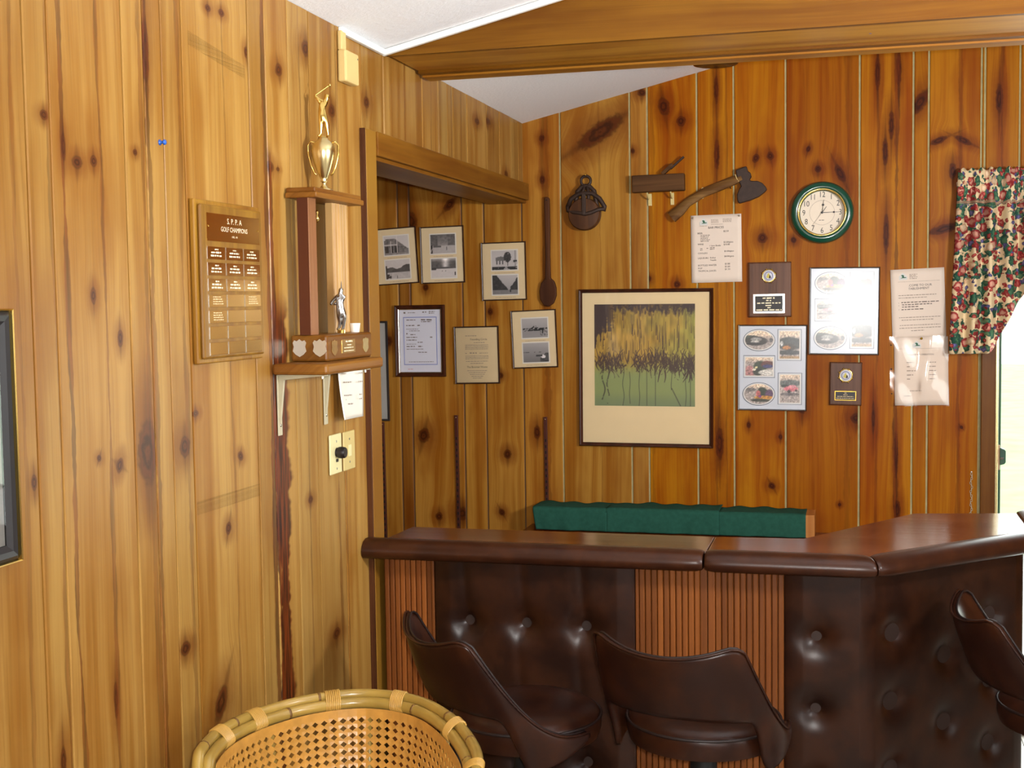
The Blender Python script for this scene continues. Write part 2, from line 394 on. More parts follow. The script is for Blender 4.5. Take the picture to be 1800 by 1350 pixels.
def acrylic_mat():
    t = NT('matt_acrylic'); tr = t.node('ShaderNodeBsdfTransparent'); gl = t.node('ShaderNodeBsdfGlossy'); gl.inputs['Roughness'].default_value = 0.20
    f = t.node('ShaderNodeFresnel'); f.inputs['IOR'].default_value = 1.5; mx = t.node('ShaderNodeMixShader')
    t.l.new(f.outputs[0], mx.inputs[0]); t.l.new(tr.outputs[0], mx.inputs[1]); t.l.new(gl.outputs[0], mx.inputs[2]); t.l.new(mx.outputs[0], t.out.inputs[0]); return t.m
M['acrylic'] = acrylic_mat()
def sleeve_mat():
    t = NT('plastic_sleeve'); tr = t.node('ShaderNodeBsdfTransparent'); gl = t.node('ShaderNodeBsdfGlossy'); gl.inputs['Roughness'].default_value = 0.12
    lw = t.node('ShaderNodeFresnel'); lw.inputs['IOR'].default_value = 1.6
    mx = t.node('ShaderNodeMixShader')
    t.l.new(lw.outputs[0], mx.inputs[0]); t.l.new(tr.outputs[0], mx.inputs[1]); t.l.new(gl.outputs[0], mx.inputs[2]); t.l.new(mx.outputs[0], t.out.inputs[0]); return t.m
M['sleeve'] = sleeve_mat()
def smear_mat():
    t = NT('tape_smear'); tr = t.node('ShaderNodeBsdfTransparent'); df = t.node('ShaderNodeBsdfDiffuse'); df.inputs[0].default_value = rgba((98, 82, 48)); mx = t.node('ShaderNodeMixShader')
    c = t.coord(); s_ = t.sep(c); nz = t.noise(t.comb(t.math('MULTIPLY', s_[0], 40.0), 0.0, t.math('MULTIPLY', s_[2], 160.0)), 1.0, 4.0, 0.7)
    t.l.new(t.math('MULTIPLY', t.smooth(nz, 0.28, 0.70), 0.26), mx.inputs[0]); t.l.new(tr.outputs[0], mx.inputs[1]); t.l.new(df.outputs[0], mx.inputs[2]); t.l.new(mx.outputs[0], t.out.inputs[0]); return t.m
M['smear'] = smear_mat()
def print_mat():
    t = NT('printed'); a = t.attr('Col', 'GEOMETRY'); t.bsdf(a.outputs['Color'], 0.45); return t.m
M['print'] = print_mat()
def floral():
    t = NT('floral_cloth'); v = t.attr('cloth', 'GEOMETRY').outputs['Vector']
    warp = t.node('ShaderNodeVectorMath', operation='ADD'); nzv = t.node('ShaderNodeTexNoise'); t.l.new(v, nzv.inputs['Vector']); nzv.inputs['Scale'].default_value = 55.0; nzv.inputs['Detail'].default_value = 4.0
    sc = t.node('ShaderNodeVectorMath', operation='SCALE'); t.l.new(nzv.outputs['Color'], sc.inputs[0]); sc.inputs['Scale'].default_value = 0.024
    t.l.new(v, warp.inputs[0]); t.l.new(sc.outputs[0], warp.inputs[1]); p = warp.outputs[0]
    col = lin((226, 202, 160))
    def layer(col, scale, off, thr, c_in, c_out, keep, stretch=(1, 1, 1)):
        mp = t.node('ShaderNodeMapping'); t.l.new(p, mp.inputs[0]); mp.inputs['Location'].default_value = off; mp.inputs['Scale'].default_value = stretch
        mp.inputs['Rotation'].default_value = (0, 0, off[0])
        vo = t.voronoi(mp.outputs[0], scale); r = t.sep(vo.outputs['Color'])
        m = t.math('MULTIPLY', t.smooth(vo.outputs['Distance'], thr, thr*0.82), t.math('GREATER_THAN', r[0], keep))
        inner = t.mix(t.smooth(vo.outputs['Distance'], thr*0.35, thr*0.75), lin(c_in), lin(c_out))
        inner = t.mix(t.math('MULTIPLY', r[1], 0.5), inner, tuple(x*0.4 for x in lin(c_out)))
        return t.mix(m, col, inner)
    col = layer(col, 34.0, (0.3, 1.7, 0), 0.54, (84, 128, 92), (34, 78, 64), 0.34, (1.0, 0.55, 1))
    col = layer(col, 42.0, (2.1, 0.4, 0), 0.54, (110, 140, 100), (44, 92, 76), 0.48, (0.55, 1.0, 1))
    col = layer(col, 44.0, (1.3, 3.3, 0), 0.44, (120, 112, 160), (80, 78, 122), 0.66)
    col = layer(col, 25.0, (0.9, 2.2, 0), 0.52, (226, 170, 146), (160, 48, 50), 0.50)
    col = layer(col, 52.0, (1.9, 5.2, 0), 0.48, (206, 100, 88), (140, 36, 42), 0.60)
    col = layer(col, 17.0, (0.2, 7.9, 0), 0.30, (240, 214, 180), (214, 172, 134), 0.45)
    t.bsdf(col, 0.85, 0.0, spec=0.2); return t.m
M['floral'] = floral()

# ------------------------------------------------------------------ printing helpers
def lettering(parent, lines, mat, y, name='lettering', res=2):
    """lines: (text, x, z, size, align, xscale) -> one flat mesh lying at depth y (local)"""
    vs = []; fs = []
    for txt, x, z, size, al, xs in lines:
        cu = bpy.data.curves.new('t', 'FONT'); cu.body = txt; cu.size = size; cu.align_x = al; cu.align_y = 'CENTER'; cu.resolution_u = res
        ob = bpy.data.objects.new('t', cu); C.objects.link(ob)
        dg = bpy.context.evaluated_depsgraph_get(); me = bpy.data.meshes.new_from_object(ob.evaluated_get(dg))
        n = len(vs); vs += [(x + p.co.x*xs, y, z + p.co.y) for p in me.vertices]; fs += [tuple(i+n for i in f.vertices) for f in me.polygons]
        bpy.data.objects.remove(ob); bpy.data.curves.remove(cu); bpy.data.meshes.remove(me)
    me = bpy.data.meshes.new(name); me.from_pydata(vs, [], fs); me.materials.append(mat)
    o = bpy.data.objects.new(name, me); C.objects.link(o); o.parent = parent; o['kind'] = 'stuff'; return o
def small_print(parent, rows, mat, y, name='fine_print', seed=1):
    """rows: (x0, x1, z, height): lines of print too small to read, as word-long dashes"""
    q = random.Random(seed); b = MB()
    for x0, x1, z, h in rows:
        x = x0
        while x < x1:
            wd = q.uniform(1.2, 4.2)*h; e = min(x+wd, x1)
            b.add([(x, y, z-h/2*q.uniform(.6, 1)), (e, y, z-h/2*q.uniform(.6, 1)), (e, y, z+h/2*q.uniform(.6, 1)), (x, y, z+h/2*q.uniform(.6, 1))], [(0, 1, 2, 3)])
            x = e + h*0.7
    o = b.build(name, mat, parent, fix=False); o['kind'] = 'stuff'; return o
_ng = np.random.RandomState(5).rand(64, 64)
def vn(U, V, s, o=0):
    x = U*s+o*7.3; y = V*s+o*3.1; i = np.floor(x).astype(int); j = np.floor(y).astype(int); fx = x-i; fy = y-j
    fx = fx*fx*(3-2*fx); fy = fy*fy*(3-2*fy); g = lambda a, b: _ng[a % 64, b % 64]
    return (g(i, j)*(1-fx)+g(i+1, j)*fx)*(1-fy)+(g(i, j+1)*(1-fx)+g(i+1, j+1)*fx)*fy
def fbm(U, V, s, o=0): return vn(U, V, s, o)*.5+vn(U, V, s*2.1, o+1)*.3+vn(U, V, s*4.3, o+2)*.2
def picture(parent, x0, x1, z0, z1, y, fn, nx=44, nz=34, name='photograph', oval=False):
    """a flat print: a fine grid whose points carry the printed colour"""
    U, V = np.meshgrid(np.linspace(0, 1, nx), np.linspace(0, 1, nz)); img = np.clip(fn(U, V), 0, 255)/255.0
    li = np.where(img <= 0.04045, img/12.92, ((img+0.055)/1.055)**2.4)
    if oval:
        a = 2*U-1; b = 2*V-1; sx = a*np.sqrt(1-b*b/2); sz = b*np.sqrt(1-a*a/2); PX = (x0+x1)/2+sx*(x1-x0)/2; PZ = (z0+z1)/2+sz*(z1-z0)/2
        li = None
        img = np.clip(fn((sx+1)/2, (sz+1)/2), 0, 255)/255.0; li = np.where(img <= 0.04045, img/12.92, ((img+0.055)/1.055)**2.4)
    else: PX = x0+(x1-x0)*U; PZ = z0+(z1-z0)*V
    vs = [(float(a), y, float(b)) for a, b in zip(PX.ravel(), PZ.ravel())]
    fs = [(j*nx+i, j*nx+i+1, (j+1)*nx+i+1, (j+1)*nx+i) for j in range(nz-1) for i in range(nx-1)]
    me = bpy.data.meshes.new(name); me.from_pydata(vs, [], fs)
    ca = me.color_attributes.new('Col', 'FLOAT_COLOR', 'POINT')
    buf = np.ones((nx*nz, 4), np.float32); buf[:, :3] = li.reshape(-1, 3); ca.data.foreach_set('color', buf.ravel())
    me.materials.append(M['print']); o = bpy.data.objects.new(name, me); C.objects.link(o); o.parent = parent; return o
def bw(G): return np.stack([G*1.0, G*0.95, G*0.93], -1)
def S(x, a, b): 
    t = np.clip((x-a)/(b-a), 0, 1); return t*t*(3-2*t)
# ------------------------------------------------------------------ the room shell
CZ = lambda x: 2.505 + 0.228*x                      # sloping ceiling height over x
RIDGE = 3.4
def struct_box(name, mat, *b, parent=None, loc=None):
    return struct(MB().box(*b).build(name, mat, parent))

# floor boards
fl = struct_box('floor', M['gap_grey'], -1.05, 6.4, -8.1, 0.16, -0.12, -0.012)
y = 0
b0 = MB().box(-0.062, 0.062, -8.1, 0.0, -0.012, 0.0)
me0 = None
x = -0.98; i = 0
while x < 6.34:
    if me0 is None: o = b0.build('plank', M['floor_wood'], fl); me0 = o.data
    else: o = bpy.data.objects.new('plank', me0); C.objects.link(o); o.parent = fl
    o.location = (x, 0, 0); x += 0.127

# sloping ceiling, two pitches
cb = MB().prism([(-0.3, CZ(-0.3)), (RIDGE, CZ(RIDGE)), (RIDGE+3.1, CZ(RIDGE)-0.7), (RIDGE+3.1, CZ(RIDGE)-0.58), (RIDGE, CZ(RIDGE)+0.12), (-0.3, CZ(-0.3)+0.12)], -8.1, 0.15)
struct(cb.build('ceiling', M['stucco']))
struct_box('ceiling_alcove', M['stucco'], -1.05, -0.15, -1.868, 0.02, 2.44, 2.54)

LK = {8: [(0.016, 2.084, 0.0114, 0.78, 0), (0.003, 0.942, 0.0083, 3.64, 0)], 9: [(-0.042, 2.012, 0.016, 0.75, 0), (0.011, 2.02, 0.0111, 0.91, 0), (-0.082, 2.035, 0.0069, 3.53, 0), (0.063, 1.447, 0.0157, 0.67, 60), (0.08, 1.69, 0.0099, 1.65, 0), (-0.005, 1.771, 0.0092, 1.71, 0), (-0.005, 1.469, 0.0074, 0.85, -30), (0.023, 1.002, 0.0077, 4.51, 0)], 10: [(-0.003, 2.051, 0.0083, 0.8, 0), (0.007, 1.46, 0.0361, 1.71, 0)], 11: [(-0.026, 2.255, 0.0129, 4.72, 0)], 12: [(0.005, 1.455, 0.0213, 1.01, 0), (-0.019, 1.029, 0.0212, 0.71, 0)], 13: [(-0.141, 1.52, 0.0123, 0.59, 0), (0.061, 1.404, 0.0141, 0.69, -20), (-0.007, 1.249, 0.0135, 1.04, -20), (-0.065, 0.867, 0.0262, 1.55, -32), (-0.034, 2.396, 0.0129, 0.57, 0), (0.029, 2.399, 0.0135, 0.61, 0), (0.147, 2.334, 0.0117, 1.12, 0)], 15: [(-0.052, 2.082, 0.022, 0.61, 0), (-0.008, 2.08, 0.0097, 0.51, 0), (0.01, 2.322, 0.0195, 0.77, 15)], 16: [(0.047, 2.405, 0.0251, 0.81, 0), (0.009, 1.244, 0.0144, 0.66, 0)], 17: [(0.056, 2.269, 0.0237, 0.73, 10), (0.006, 0.853, 0.0276, 0.51, 0)], 7: [(0.054, 1.45, 0.0079, 1.86, 0)]}
BK = {7: [(0.008, 2.438, 0.0124, 1.16, 0), (0.008, 2.263, 0.0124, 1.45, 0), (-0.029, 1.184, 0.0151, 1.95, 0)], 8: [(0.026, 2.452, 0.0387, 2.92, -58)], 10: [(-0.032, 2.544, 0.0236, 1.58, 10), (0.039, 2.48, 0.0187, 1.09, 0), (0.018, 1.81, 0.0142, 1.0, 0), (-0.101, 1.835, 0.012, 0.99, 0)], 11: [(0.006, 2.601, 0.0092, 5.97, 0), (0.007, 2.337, 0.0116, 4.99, 0), (0.014, 1.146, 0.0164, 4.05, 0)], 9: [(-0.024, 2.368, 0.0096, 1.18, 0), (0.016, 2.605, 0.019, 0.78, 0)], 12: [(-0.014, 2.316, 0.0137, 1.31, -10), (0.043, 2.323, 0.0136, 1.21, 10), (0.011, 1.993, 0.0205, 1.01, 0), (-0.046, 1.226, 0.0093, 1.53, 0), (0.083, 1.178, 0.0092, 1.23, 0), (0.048, 0.975, 0.0138, 1.03, 30)], 13: [(-0.055, 2.344, 0.0089, 1.42, -15), (-0.017, 2.263, 0.0133, 1.02, 0), (0.07, 2.241, 0.0154, 2.46, 25), (-0.113, 1.981, 0.0113, 1.02, 0), (0.134, 1.258, 0.02, 1.04, 0), (0.07, 0.904, 0.0067, 1.04, 0), (-0.079, 1.303, 0.0136, 2.06, 0)], 14: [(-0.034, 2.631, 0.0108, 6.16, 0), (0.046, 2.639, 0.0107, 6.18, 0), (0.019, 2.423, 0.0108, 5.16, 0), (-0.004, 2.322, 0.0108, 5.16, 0), (0.001, 1.998, 0.0109, 7.25, 0), (0.048, 0.887, 0.0132, 3.16, 0), (0.042, 1.111, 0.0088, 10.5, 0), (-0.046, 1.259, 0.0066, 9.39, 0)], 15: [(-0.005, 2.506, 0.0235, 2.28, -32)], 16: [(-0.06, 2.355, 0.0127, 2.5, -68), (0.032, 2.351, 0.0126, 2.51, 62), (-0.037, 2.01, 0.017, 3.35, -75), (-0.007, 2.235, 0.0148, 2.09, 0), (0.033, 1.226, 0.0064, 1.06, 40)], 4: [(-0.07, 1.165, 0.0265, 1.24, -15), (-0.006, 0.805, 0.0159, 1.15, 0), (0.102, 0.821, 0.0288, 0.97, 0), (-0.112, 2.103, 0.0289, 1.51, 0), (0.067, 2.171, 0.0181, 1.71, -45), (-0.049, 1.816, 0.0131, 1.14, 0)], 6: [(0.007, 1.088, 0.0179, 1.07, 0), (-0.022, 0.833, 0.0129, 1.17, 30), (-0.06, 1.706, 0.0128, 1.25, 0), (-0.018, 1.43, 0.0128, 0.97, 0)], 2: [(0.001, 1.581, 0.0187, 1.13, 0)]}
UK = {6: [(-0.001, 2.423, 0.0304, 0.42, 0)], 7: [(-0.074, 2.442, 0.0403, 0.32, 0)], 8: [(0.005, 2.264, 0.0267, 0.52, 0)], 0: [(-0.048, 2.329, 0.0227, 0.72, 0)]}
backE = [-0.95,-0.80,-0.681,-0.574,-0.52,-0.281,-0.181,-0.012,0.159,0.457,0.531,0.736,0.886,1.094,1.383,1.587,1.645,1.84]
leftE = [-5.0,-4.78,-4.55,-4.36,-4.12,-3.95,-3.70,-3.56,-3.423,-3.354,-3.116,-3.039,-2.97,-2.885,-2.578,-2.49,-2.36,-2.23,-2.05,-1.868]
bulkE = [-1.868,-1.686,-1.327,-1.159,-1.057,-0.986,-0.82,-0.56,-0.377,-0.2,-0.08,0.0]

def plank(parent, u0, u1, z0, zt0, zt1, gap, mat, kn, tint, streaks, left, jit, bv=0.003):
    """one upright board; its face lies at local y=0 (front) and its back 17 mm behind"""
    wd = (u1-u0)/2 - gap/2
    sec = [(-wd, 0.009), (-wd, bv), (-wd+bv, jit), (wd-bv, jit), (wd, bv), (wd, 0.009)]
    n = 6; top = lambda x: zt0 + (zt1-zt0)*(x+wd)/(2*wd)
    vs = [(p[0], p[1], z0) for p in sec] + [(p[0], p[1], top(p[0])) for p in sec]
    fs = [tuple(range(n)), tuple(range(2*n-1, n-1, -1))] + [(i, n+i, n+(i+1) % n, (i+1) % n) for i in range(n)]
    o = MB().add(vs, fs).build('plank', mat, parent)
    c = (u0+u1)/2
    if left: o.location = (0, c, 0); o.rotation_euler = (0, 0, math.pi/2)
    else: o.location = (c, 0, 0)
    for i in range(NK):
        k = kn[i] if i < len(kn) else (0, -9, 0.0002, 1, 0)
        o['k%d' % i] = [float(k[0]), float(k[1]), float(k[2])]; o['e%d' % i] = [float(k[3]), math.radians(-k[4]), 0.0]
    for i in range(2):
        s_ = streaks[i] if i < len(streaks) else (0, 0.0001, 0)
        o['s%d' % i] = [float(v) for v in s_[:3]]; o['r%d' % i] = [float(s_[3]) if len(s_) > 3 else -1.0, float(s_[4]) if len(s_) > 4 else 9.0, 0.0]
    o['tint'] = [float(v) for v in tint]
    return o

def rt(seed, spread=0.10):
    q = random.Random(seed); g = 1.0 + q.uniform(-spread, spread*0.7); h = q.uniform(-0.05, 0.05)
    return (g, g*(1+h), g*(1+h*2))

# left wall
wl_ = struct_box('wall_left', M['gap_grey'], -0.15, -0.008, -8.1, -1.868, 0, 2.52)
LT = {16: (0.92, 0.93, 0.98), 15: (1.0, 0.98, 0.95), 17: (0.88, 0.88, 0.92), 18: (1.02, 1.0, 0.95), 12: (0.94, 0.92, 0.86), 13: (1.04, 1.04, 1.02), 10: (1.0, 0.97, 0.92), 11: (1.0, 1.0, 1.0), 8: (1.0, 1.0, 1.0), 9: (1.03, 1.0, 0.98)}
LS = {15: [(-0.028, 0.050, 0.95, 0.70, 1.80), (-0.052, 0.012, 0.85, 0.2, 2.16)], 16: [(0.005, 0.006, 0.3)], 9: [(-0.085, 0.007, 0.6), (0.032, 0.006, 0.5)], 11: [(-0.026, 0.010, 0.5)], 10: [(0.022, 0.008, 0.35)], 12: [(0.02, 0.010, 0.35)],
      18: [(-0.085, 0.007, 0.35)], 17: [(0.05, 0.009, 0.4)], 14: [(0.035, 0.012, 0.7)], 8: [(0.03, 0.006, 0.4)], 19: []}
for i in range(len(leftE)-1):
    plank(wl_, leftE[i], leftE[i+1], 0.0, 2.503, 2.503, 0.004, M['pine_left'], LK.get(i, []), LT.get(i, rt(i)), LS.get(i, [(0.03, 0.005, 0.3)]), True, rnd.uniform(0, 0.0016), 0.0022)
u = -8.0; i = 100
while u < -5.0-0.01:
    u1 = min(u+rnd.uniform(.12, .26), -5.0)
    if -5.0-u1 < 0.06: u1 = -5.0
    plank(wl_, u, u1, 0.0, 2.503, 2.503, 0.004, M['pine_left'], [(0, rnd.uniform(.4, 2.2), .012, 1.4, 0)], rt(i), [], True, 0.0); u = u1; i += 1
# the wall over the alcove opening
wu = struct_box('wall_over_alcove', M['gap_grey'], -0.15, -0.008, -1.868, 0.02, 2.19, 2.52)
for i in range(len(bulkE)-1):
    plank(wu, bulkE[i], bulkE[i+1], 2.19, 2.503, 2.503, 0.005, M['pine_left'], UK.get(i, []), tuple(v*0.92 for v in rt(i+40)), [(0.01, 0.006, 0.4)] if i % 3 else [], True, rnd.uniform(0, 0.002))
# back wall, running on behind the alcove, up to the door
wb_ = struct_box('wall_back', M['gap_pale'], -1.05, 1.90, 0.0065, 0.15, 0, 2.95)
GAPDARK = struct_box('wall_back_alcove', M['gap_grey'], -1.05, 0.10, 0.0060, 0.0064, 0, 2.5)
BS = {10: [(-0.085, 0.010, 0.25)], 11: [(0.004, 0.012, 0.35), (0.045, 0.004, 0.3)], 13: [(0.10, 0.012, 0.25)], 14: [(0.04, 0.009, 0.55), (-0.035, 0.005, 0.35)], 16: [(0.02, 0.008, 0.4)], 9: [(0.0, 0.01, 0.15)], 4: [(0.09, 0.006, 0.25)], 7: [(0.02, 0.02, 0.35)], 8: [(0.02, 0.004, 0.25)]}
BT = {3: (0.62, 0.52, 0.46), 2: (0.92, 0.9, 0.86), 1: (0.8, 0.8, 0.8), 4: (0.98, 0.96, 0.94), 5: (0.98, 0.96, 0.9), 6: (0.96, 0.95, 0.95), 7: (0.98, 0.92, 0.84), 8: (0.98, 1.0, 1.0), 9: (0.96, 0.94, 1.0), 10: (1.0, 0.98, 0.92), 11: (0.98, 0.95, 0.86), 12: (1.0, 0.95, 0.8), 13: (0.80, 0.66, 0.50), 14: (1.02, 0.98, 0.86), 15: (0.94, 0.88, 0.76), 16: (0.99, 0.94, 0.84)}
for i in range(len(backE)-1):
    u0, u1 = backE[i], backE[i+1]; al = u1 < 0.02
    top = (lambda x: CZ(x)) if not al else (lambda x: 2.45)
    plank(wb_, u0, u1, 0.0, top(u0), top(u1), 0.006 if u0 < 0.1 else 0.0078, M['pine_dim'] if u0 < 0.5 else M['pine_back'], BK.get(i, []), BT.get(i, rt(i+70)), BS.get(i, []), False, rnd.uniform(0, 0.0015))
# boards over and beyond the door
DX0, DX1, DH = 1.93, 2.86, 2.08
wo_ = struct_box('wall_back_over_door', M['gap_pale'], 1.90, 2.95, 0.0065, 0.15, DH+0.02, 3.3)
E2 = [1.84, 1.853, 1.98, 2.17, 2.40, 2.62, 2.80, 2.90]
for i in range(len(E2)-1):
    u0, u1 = E2[i], E2[i+1]
    plank(wo_, u0, u1, DH+0.075, CZ(u0), CZ(u1), 0.0078, M['pine_back'], [(-0.012, 2.505, .0135, 4, 0)] if i == 1 else [], (0.96, 0.9, 0.8) if i else (1, 1, 1), [(0.0, 0.006, 0.45)] if i == 1 else [], False, 0.0)
wr_ = struct_box('wall_back_right', M['gap_pale'], 2.86, 6.4, 0.0065, 0.15, 0, 3.3)
u = 2.90; i = 200
while u < 6.3:
    u1 = min(u+rnd.uniform(.14, .28), 6.4); t_ = lambda x: min(CZ(x), CZ(RIDGE)-0.226*(x-RIDGE))
    plank(wr_, u, u1, 0, t_(u), t_(u1), 0.0078, M['pine_back'], [(0, rnd.uniform(.5, 2.3), .012, 1.5, 0)], rt(i), [], False, 0.0); u = u1; i += 1
# alcove end walls (mostly hidden behind the left wall)
ws = struct_box('wall_alcove_side', M['gap_grey'], -1.07, -0.967, -1.868, 0.0, 0, 2.5)
u = -1.868; i = 300
while u < -0.02:
    u1 = min(u+rnd.uniform(.14, .26), -0.0)
    if -u1 < 0.06: u1 = -0.0
    o = plank(ws, u, u1, 0, 2.44, 2.44, 0.005, M['pine_dim'], [(0, rnd.uniform(.5, 2.0), .014, 1.4, 0)], rt(i), [], True, 0); o.location.x = -0.95; u = u1; i += 1
struct_box('wall_alcove_front', M['pine_dim'], -1.05, -0.15, -1.97, -1.868, 0, 2.5)
# right wall with a wide window, rear wall with a picture window
def wall_with_hole(name, axis, pos, a0, a1, h0, h1, zb, zt, top):
    b = MB()
    def bx(p0, p1, z0, z1):
        if axis == 'x': b.box(pos, pos+0.14, p0, p1, z0, z1)
        else: b.box(p0, p1, pos-0.14, pos, z0, z1)
    bx(a0, h0, 0, top); bx(h1, a1, 0, top); bx(h0, h1, 0, zb); bx(h0, h1, zt, top)
    return struct(b.build(name, M['white_trim'] if False else M['pine_side']))
M['pine_side'] = wood('pine_side', (214, 160, 88), (186, 126, 60), axis='z')
wall_with_hole('wall_right', 'x', 6.38, -8.1, 0.15, -6.0, -3.2, 0.85, 2.15, 2.72)
wall_with_hole('wall_rear', 'y', -8.08, -0.15, 6.5, 2.9, 5.7, 0.85, 2.2, 3.25)
def window(n, horiz, c0, c1, z0, z1, pos):
    r = struct(bpy.data.objects.new('window_%d' % n, None)); C.objects.link(r)
    def bx(mat, nm, p0, p1, a, b_, d=0.03):
        q = MB()
        if horiz: q.box(p0, p1, pos-d, pos+d, a, b_)
        else: q.box(pos-d, pos+d, p0, p1, a, b_)
        return q.build(nm, mat, r)
    bx(M['casing_dark'], 'rail', c0, c1, z0, z0+.05); bx(M['casing_dark'], 'rail', c0, c1, z1-.05, z1)
    k = 3
    for i in range(k+1):
        p = c0+(c1-c0)*i/k; p = min(max(p, c0+.025), c1-.025); bx(M['casing_dark'], 'mullion', p-.025, p+.025, z0+.05, z1-.05)
    bx(M['glass'], 'pane', c0+.02, c1-.02, z0+.04, z1-.04, 0.003)
window(1, True, 2.9, 5.7, 0.85, 2.2, -8.12); window(2, False, -6.0, -3.2, 0.85, 2.15, 6.45)

# the doorway: casing, gold strip, green outer jamb, keeper; daylight outside
d1 = struct(bpy.data.objects.new('door_1', None)); C.objects.link(d1)
MB().box(1.846, 1.900, -0.022, 0.0, 0, DH+0.07).build('casing', M['casing_dark'], d1, bevel=0.003)
MB().box(2.89, 2.945, -0.022, 0.0, 0, DH+0.07).build('casing', M['casing_dark'], d1, bevel=0.003)
MB().box(1.900, 2.89, -0.022, 0.0, DH+0.005, DH+0.07).build('casing', M['casing_dark'], d1, bevel=0.003)
MB().box(1.900, 1.911, -0.012, 0.05, 0, DH).build('weather_strip', M['gold_sat'], d1, bevel=0.002)
MB().box(1.902, 1.928, 0.05, 0.155, 0, DH).build('jamb', M['door_green'], d1, bevel=0.003)
MB().box(2.86, 2.89, 0.0, 0.155, 0, DH).build('jamb', M['door_green'], d1, bevel=0.003)
MB().box(1.911, 2.89, 0.0, 0.155, DH-0.02, DH+0.005).build('jamb', M['door_green'], d1, bevel=0.003)
MB().box(1.911, 2.86, -0.01, 0.16, 0.0, 0.02).build('threshold', M['chrome'], d1, bevel=0.003)
kp = MB().box(1.905, 1.922, 0.02, 0.07, 1.055, 1.155).build('latch_keeper', M['keeper'], d1, bevel=0.003)
MB().prism([(1.922, 1.073), (1.940, 1.078), (1.945, 1.085), (1.945, 1.130), (1.940, 1.136), (1.930, 1.140), (1.922, 1.146)], 0.028, 0.062).build('latch_case', M['door_green'], kp, bevel=0.002)
MB().box(1.924, 1.935, 0.020, 0.030, 1.098, 1.106).build('latch_screw', M['chrome'], kp)
gr = struct_box('ground', M['concrete'], 0.5, 12, 0.16, 4.0, -0.2, -0.05)
struct_box('ground_lawn', M['lawn'], -12, 30, 4.0, 30, -0.22, -0.06)

# alcove casing: post and header with its soffit
t1 = struct(bpy.data.objects.new('trim_1', None)); C.objects.link(t1)
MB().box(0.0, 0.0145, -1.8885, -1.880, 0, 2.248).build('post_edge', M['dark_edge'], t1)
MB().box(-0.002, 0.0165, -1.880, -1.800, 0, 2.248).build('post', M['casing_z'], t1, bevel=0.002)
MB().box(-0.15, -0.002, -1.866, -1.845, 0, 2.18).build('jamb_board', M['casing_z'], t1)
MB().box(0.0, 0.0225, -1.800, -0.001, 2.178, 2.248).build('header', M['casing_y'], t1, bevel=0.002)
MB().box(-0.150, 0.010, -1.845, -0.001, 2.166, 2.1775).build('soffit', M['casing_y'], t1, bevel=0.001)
# white raceway along the ceiling and up the beam
t2 = struct(bpy.data.objects.new('trim_2', None)); C.objects.link(t2)
MB().box(0.0, 0.013, -2.03, -1.70, CZ(0)-0.020, CZ(0)-0.002).build('raceway', M['white_trim'], t2, bevel=0.002)
q = MB(); a = 0.0; e = 3.3
q.prism([(a, CZ(a)-0.020), (e, CZ(e)-0.020), (e, CZ(e)-0.002), (a, CZ(a)-0.002)], -1.692, -1.677); q.build('raceway', M['white_trim'], t2, bevel=0.002)

# tie beam across the room
bm_ = thing('tie_beam', 'long brown pine beam crossing the room under the sloping white ceiling', 'beam', (0, 0, 0))
L_ = 6.35; tz = lambda x: min(CZ(x), CZ(RIDGE)-0.226*(x-RIDGE))
fb = MB().prism([(0.012, 2.487), (L_, 2.487), (L_, tz(L_)-0.004), (RIDGE, CZ(RIDGE)-0.004), (0.012, CZ(0)-0.004)], -1.675, -1.655); fb.build('fascia_board', M['beam_x'], bm_)
fb = MB().prism([(0.012, 2.487), (L_, 2.487), (L_, tz(L_)-0.004), (RIDGE, CZ(RIDGE)-0.004), (0.012, CZ(0)-0.004)], -1.32, -1.30); fb.build('fascia_board', M['beam_x'], bm_)
MB().box(0.012, L_, -1.655, -1.40, 2.489, 2.507).build('soffit_board', M['beam_light'], bm_, bevel=0.002)
MB().box(0.012, L_, -1.40, -1.36, 2.480, 2.500).build('soffit_strip', M['casing_y_x'] if False else M['beam_x'], bm_, bevel=0.002)
MB().box(0.012, L_, -1.36, -1.285, 2.474, 2.487).build('soffit_lip', M['beam_light'], bm_, bevel=0.003)
MB().box(1.400, 1.406, -1.53, -1.524, 2.4885, 2.4892).build('pencil_mark', M['medal_blue'], bm_)
# ------------------------------------------------------------------ the bar
SQ = math.sqrt(0.5)
bar = thing('bar_counter', 'dark padded bar counter with tufted leather and fluted wood front', 'bar', (0, 0, 0))
# counter tops
MB().slab([(0.03, -1.875), (0.972, -1.875), (0.972, -1.632), (0.045, -1.632)], 1.030, 1.060).build('bar_top', M['bar_top'], bar, bevel=0.003)
MB().slab([(0.974, -1.875), (1.392, -1.875), (1.860, -1.407), (1.860, -1.062), (1.545, -1.120), (1.222, -1.616), (0.974, -1.632)], 1.030, 1.060).build('bar_top', M['bar_top'], bar, bevel=0.003)
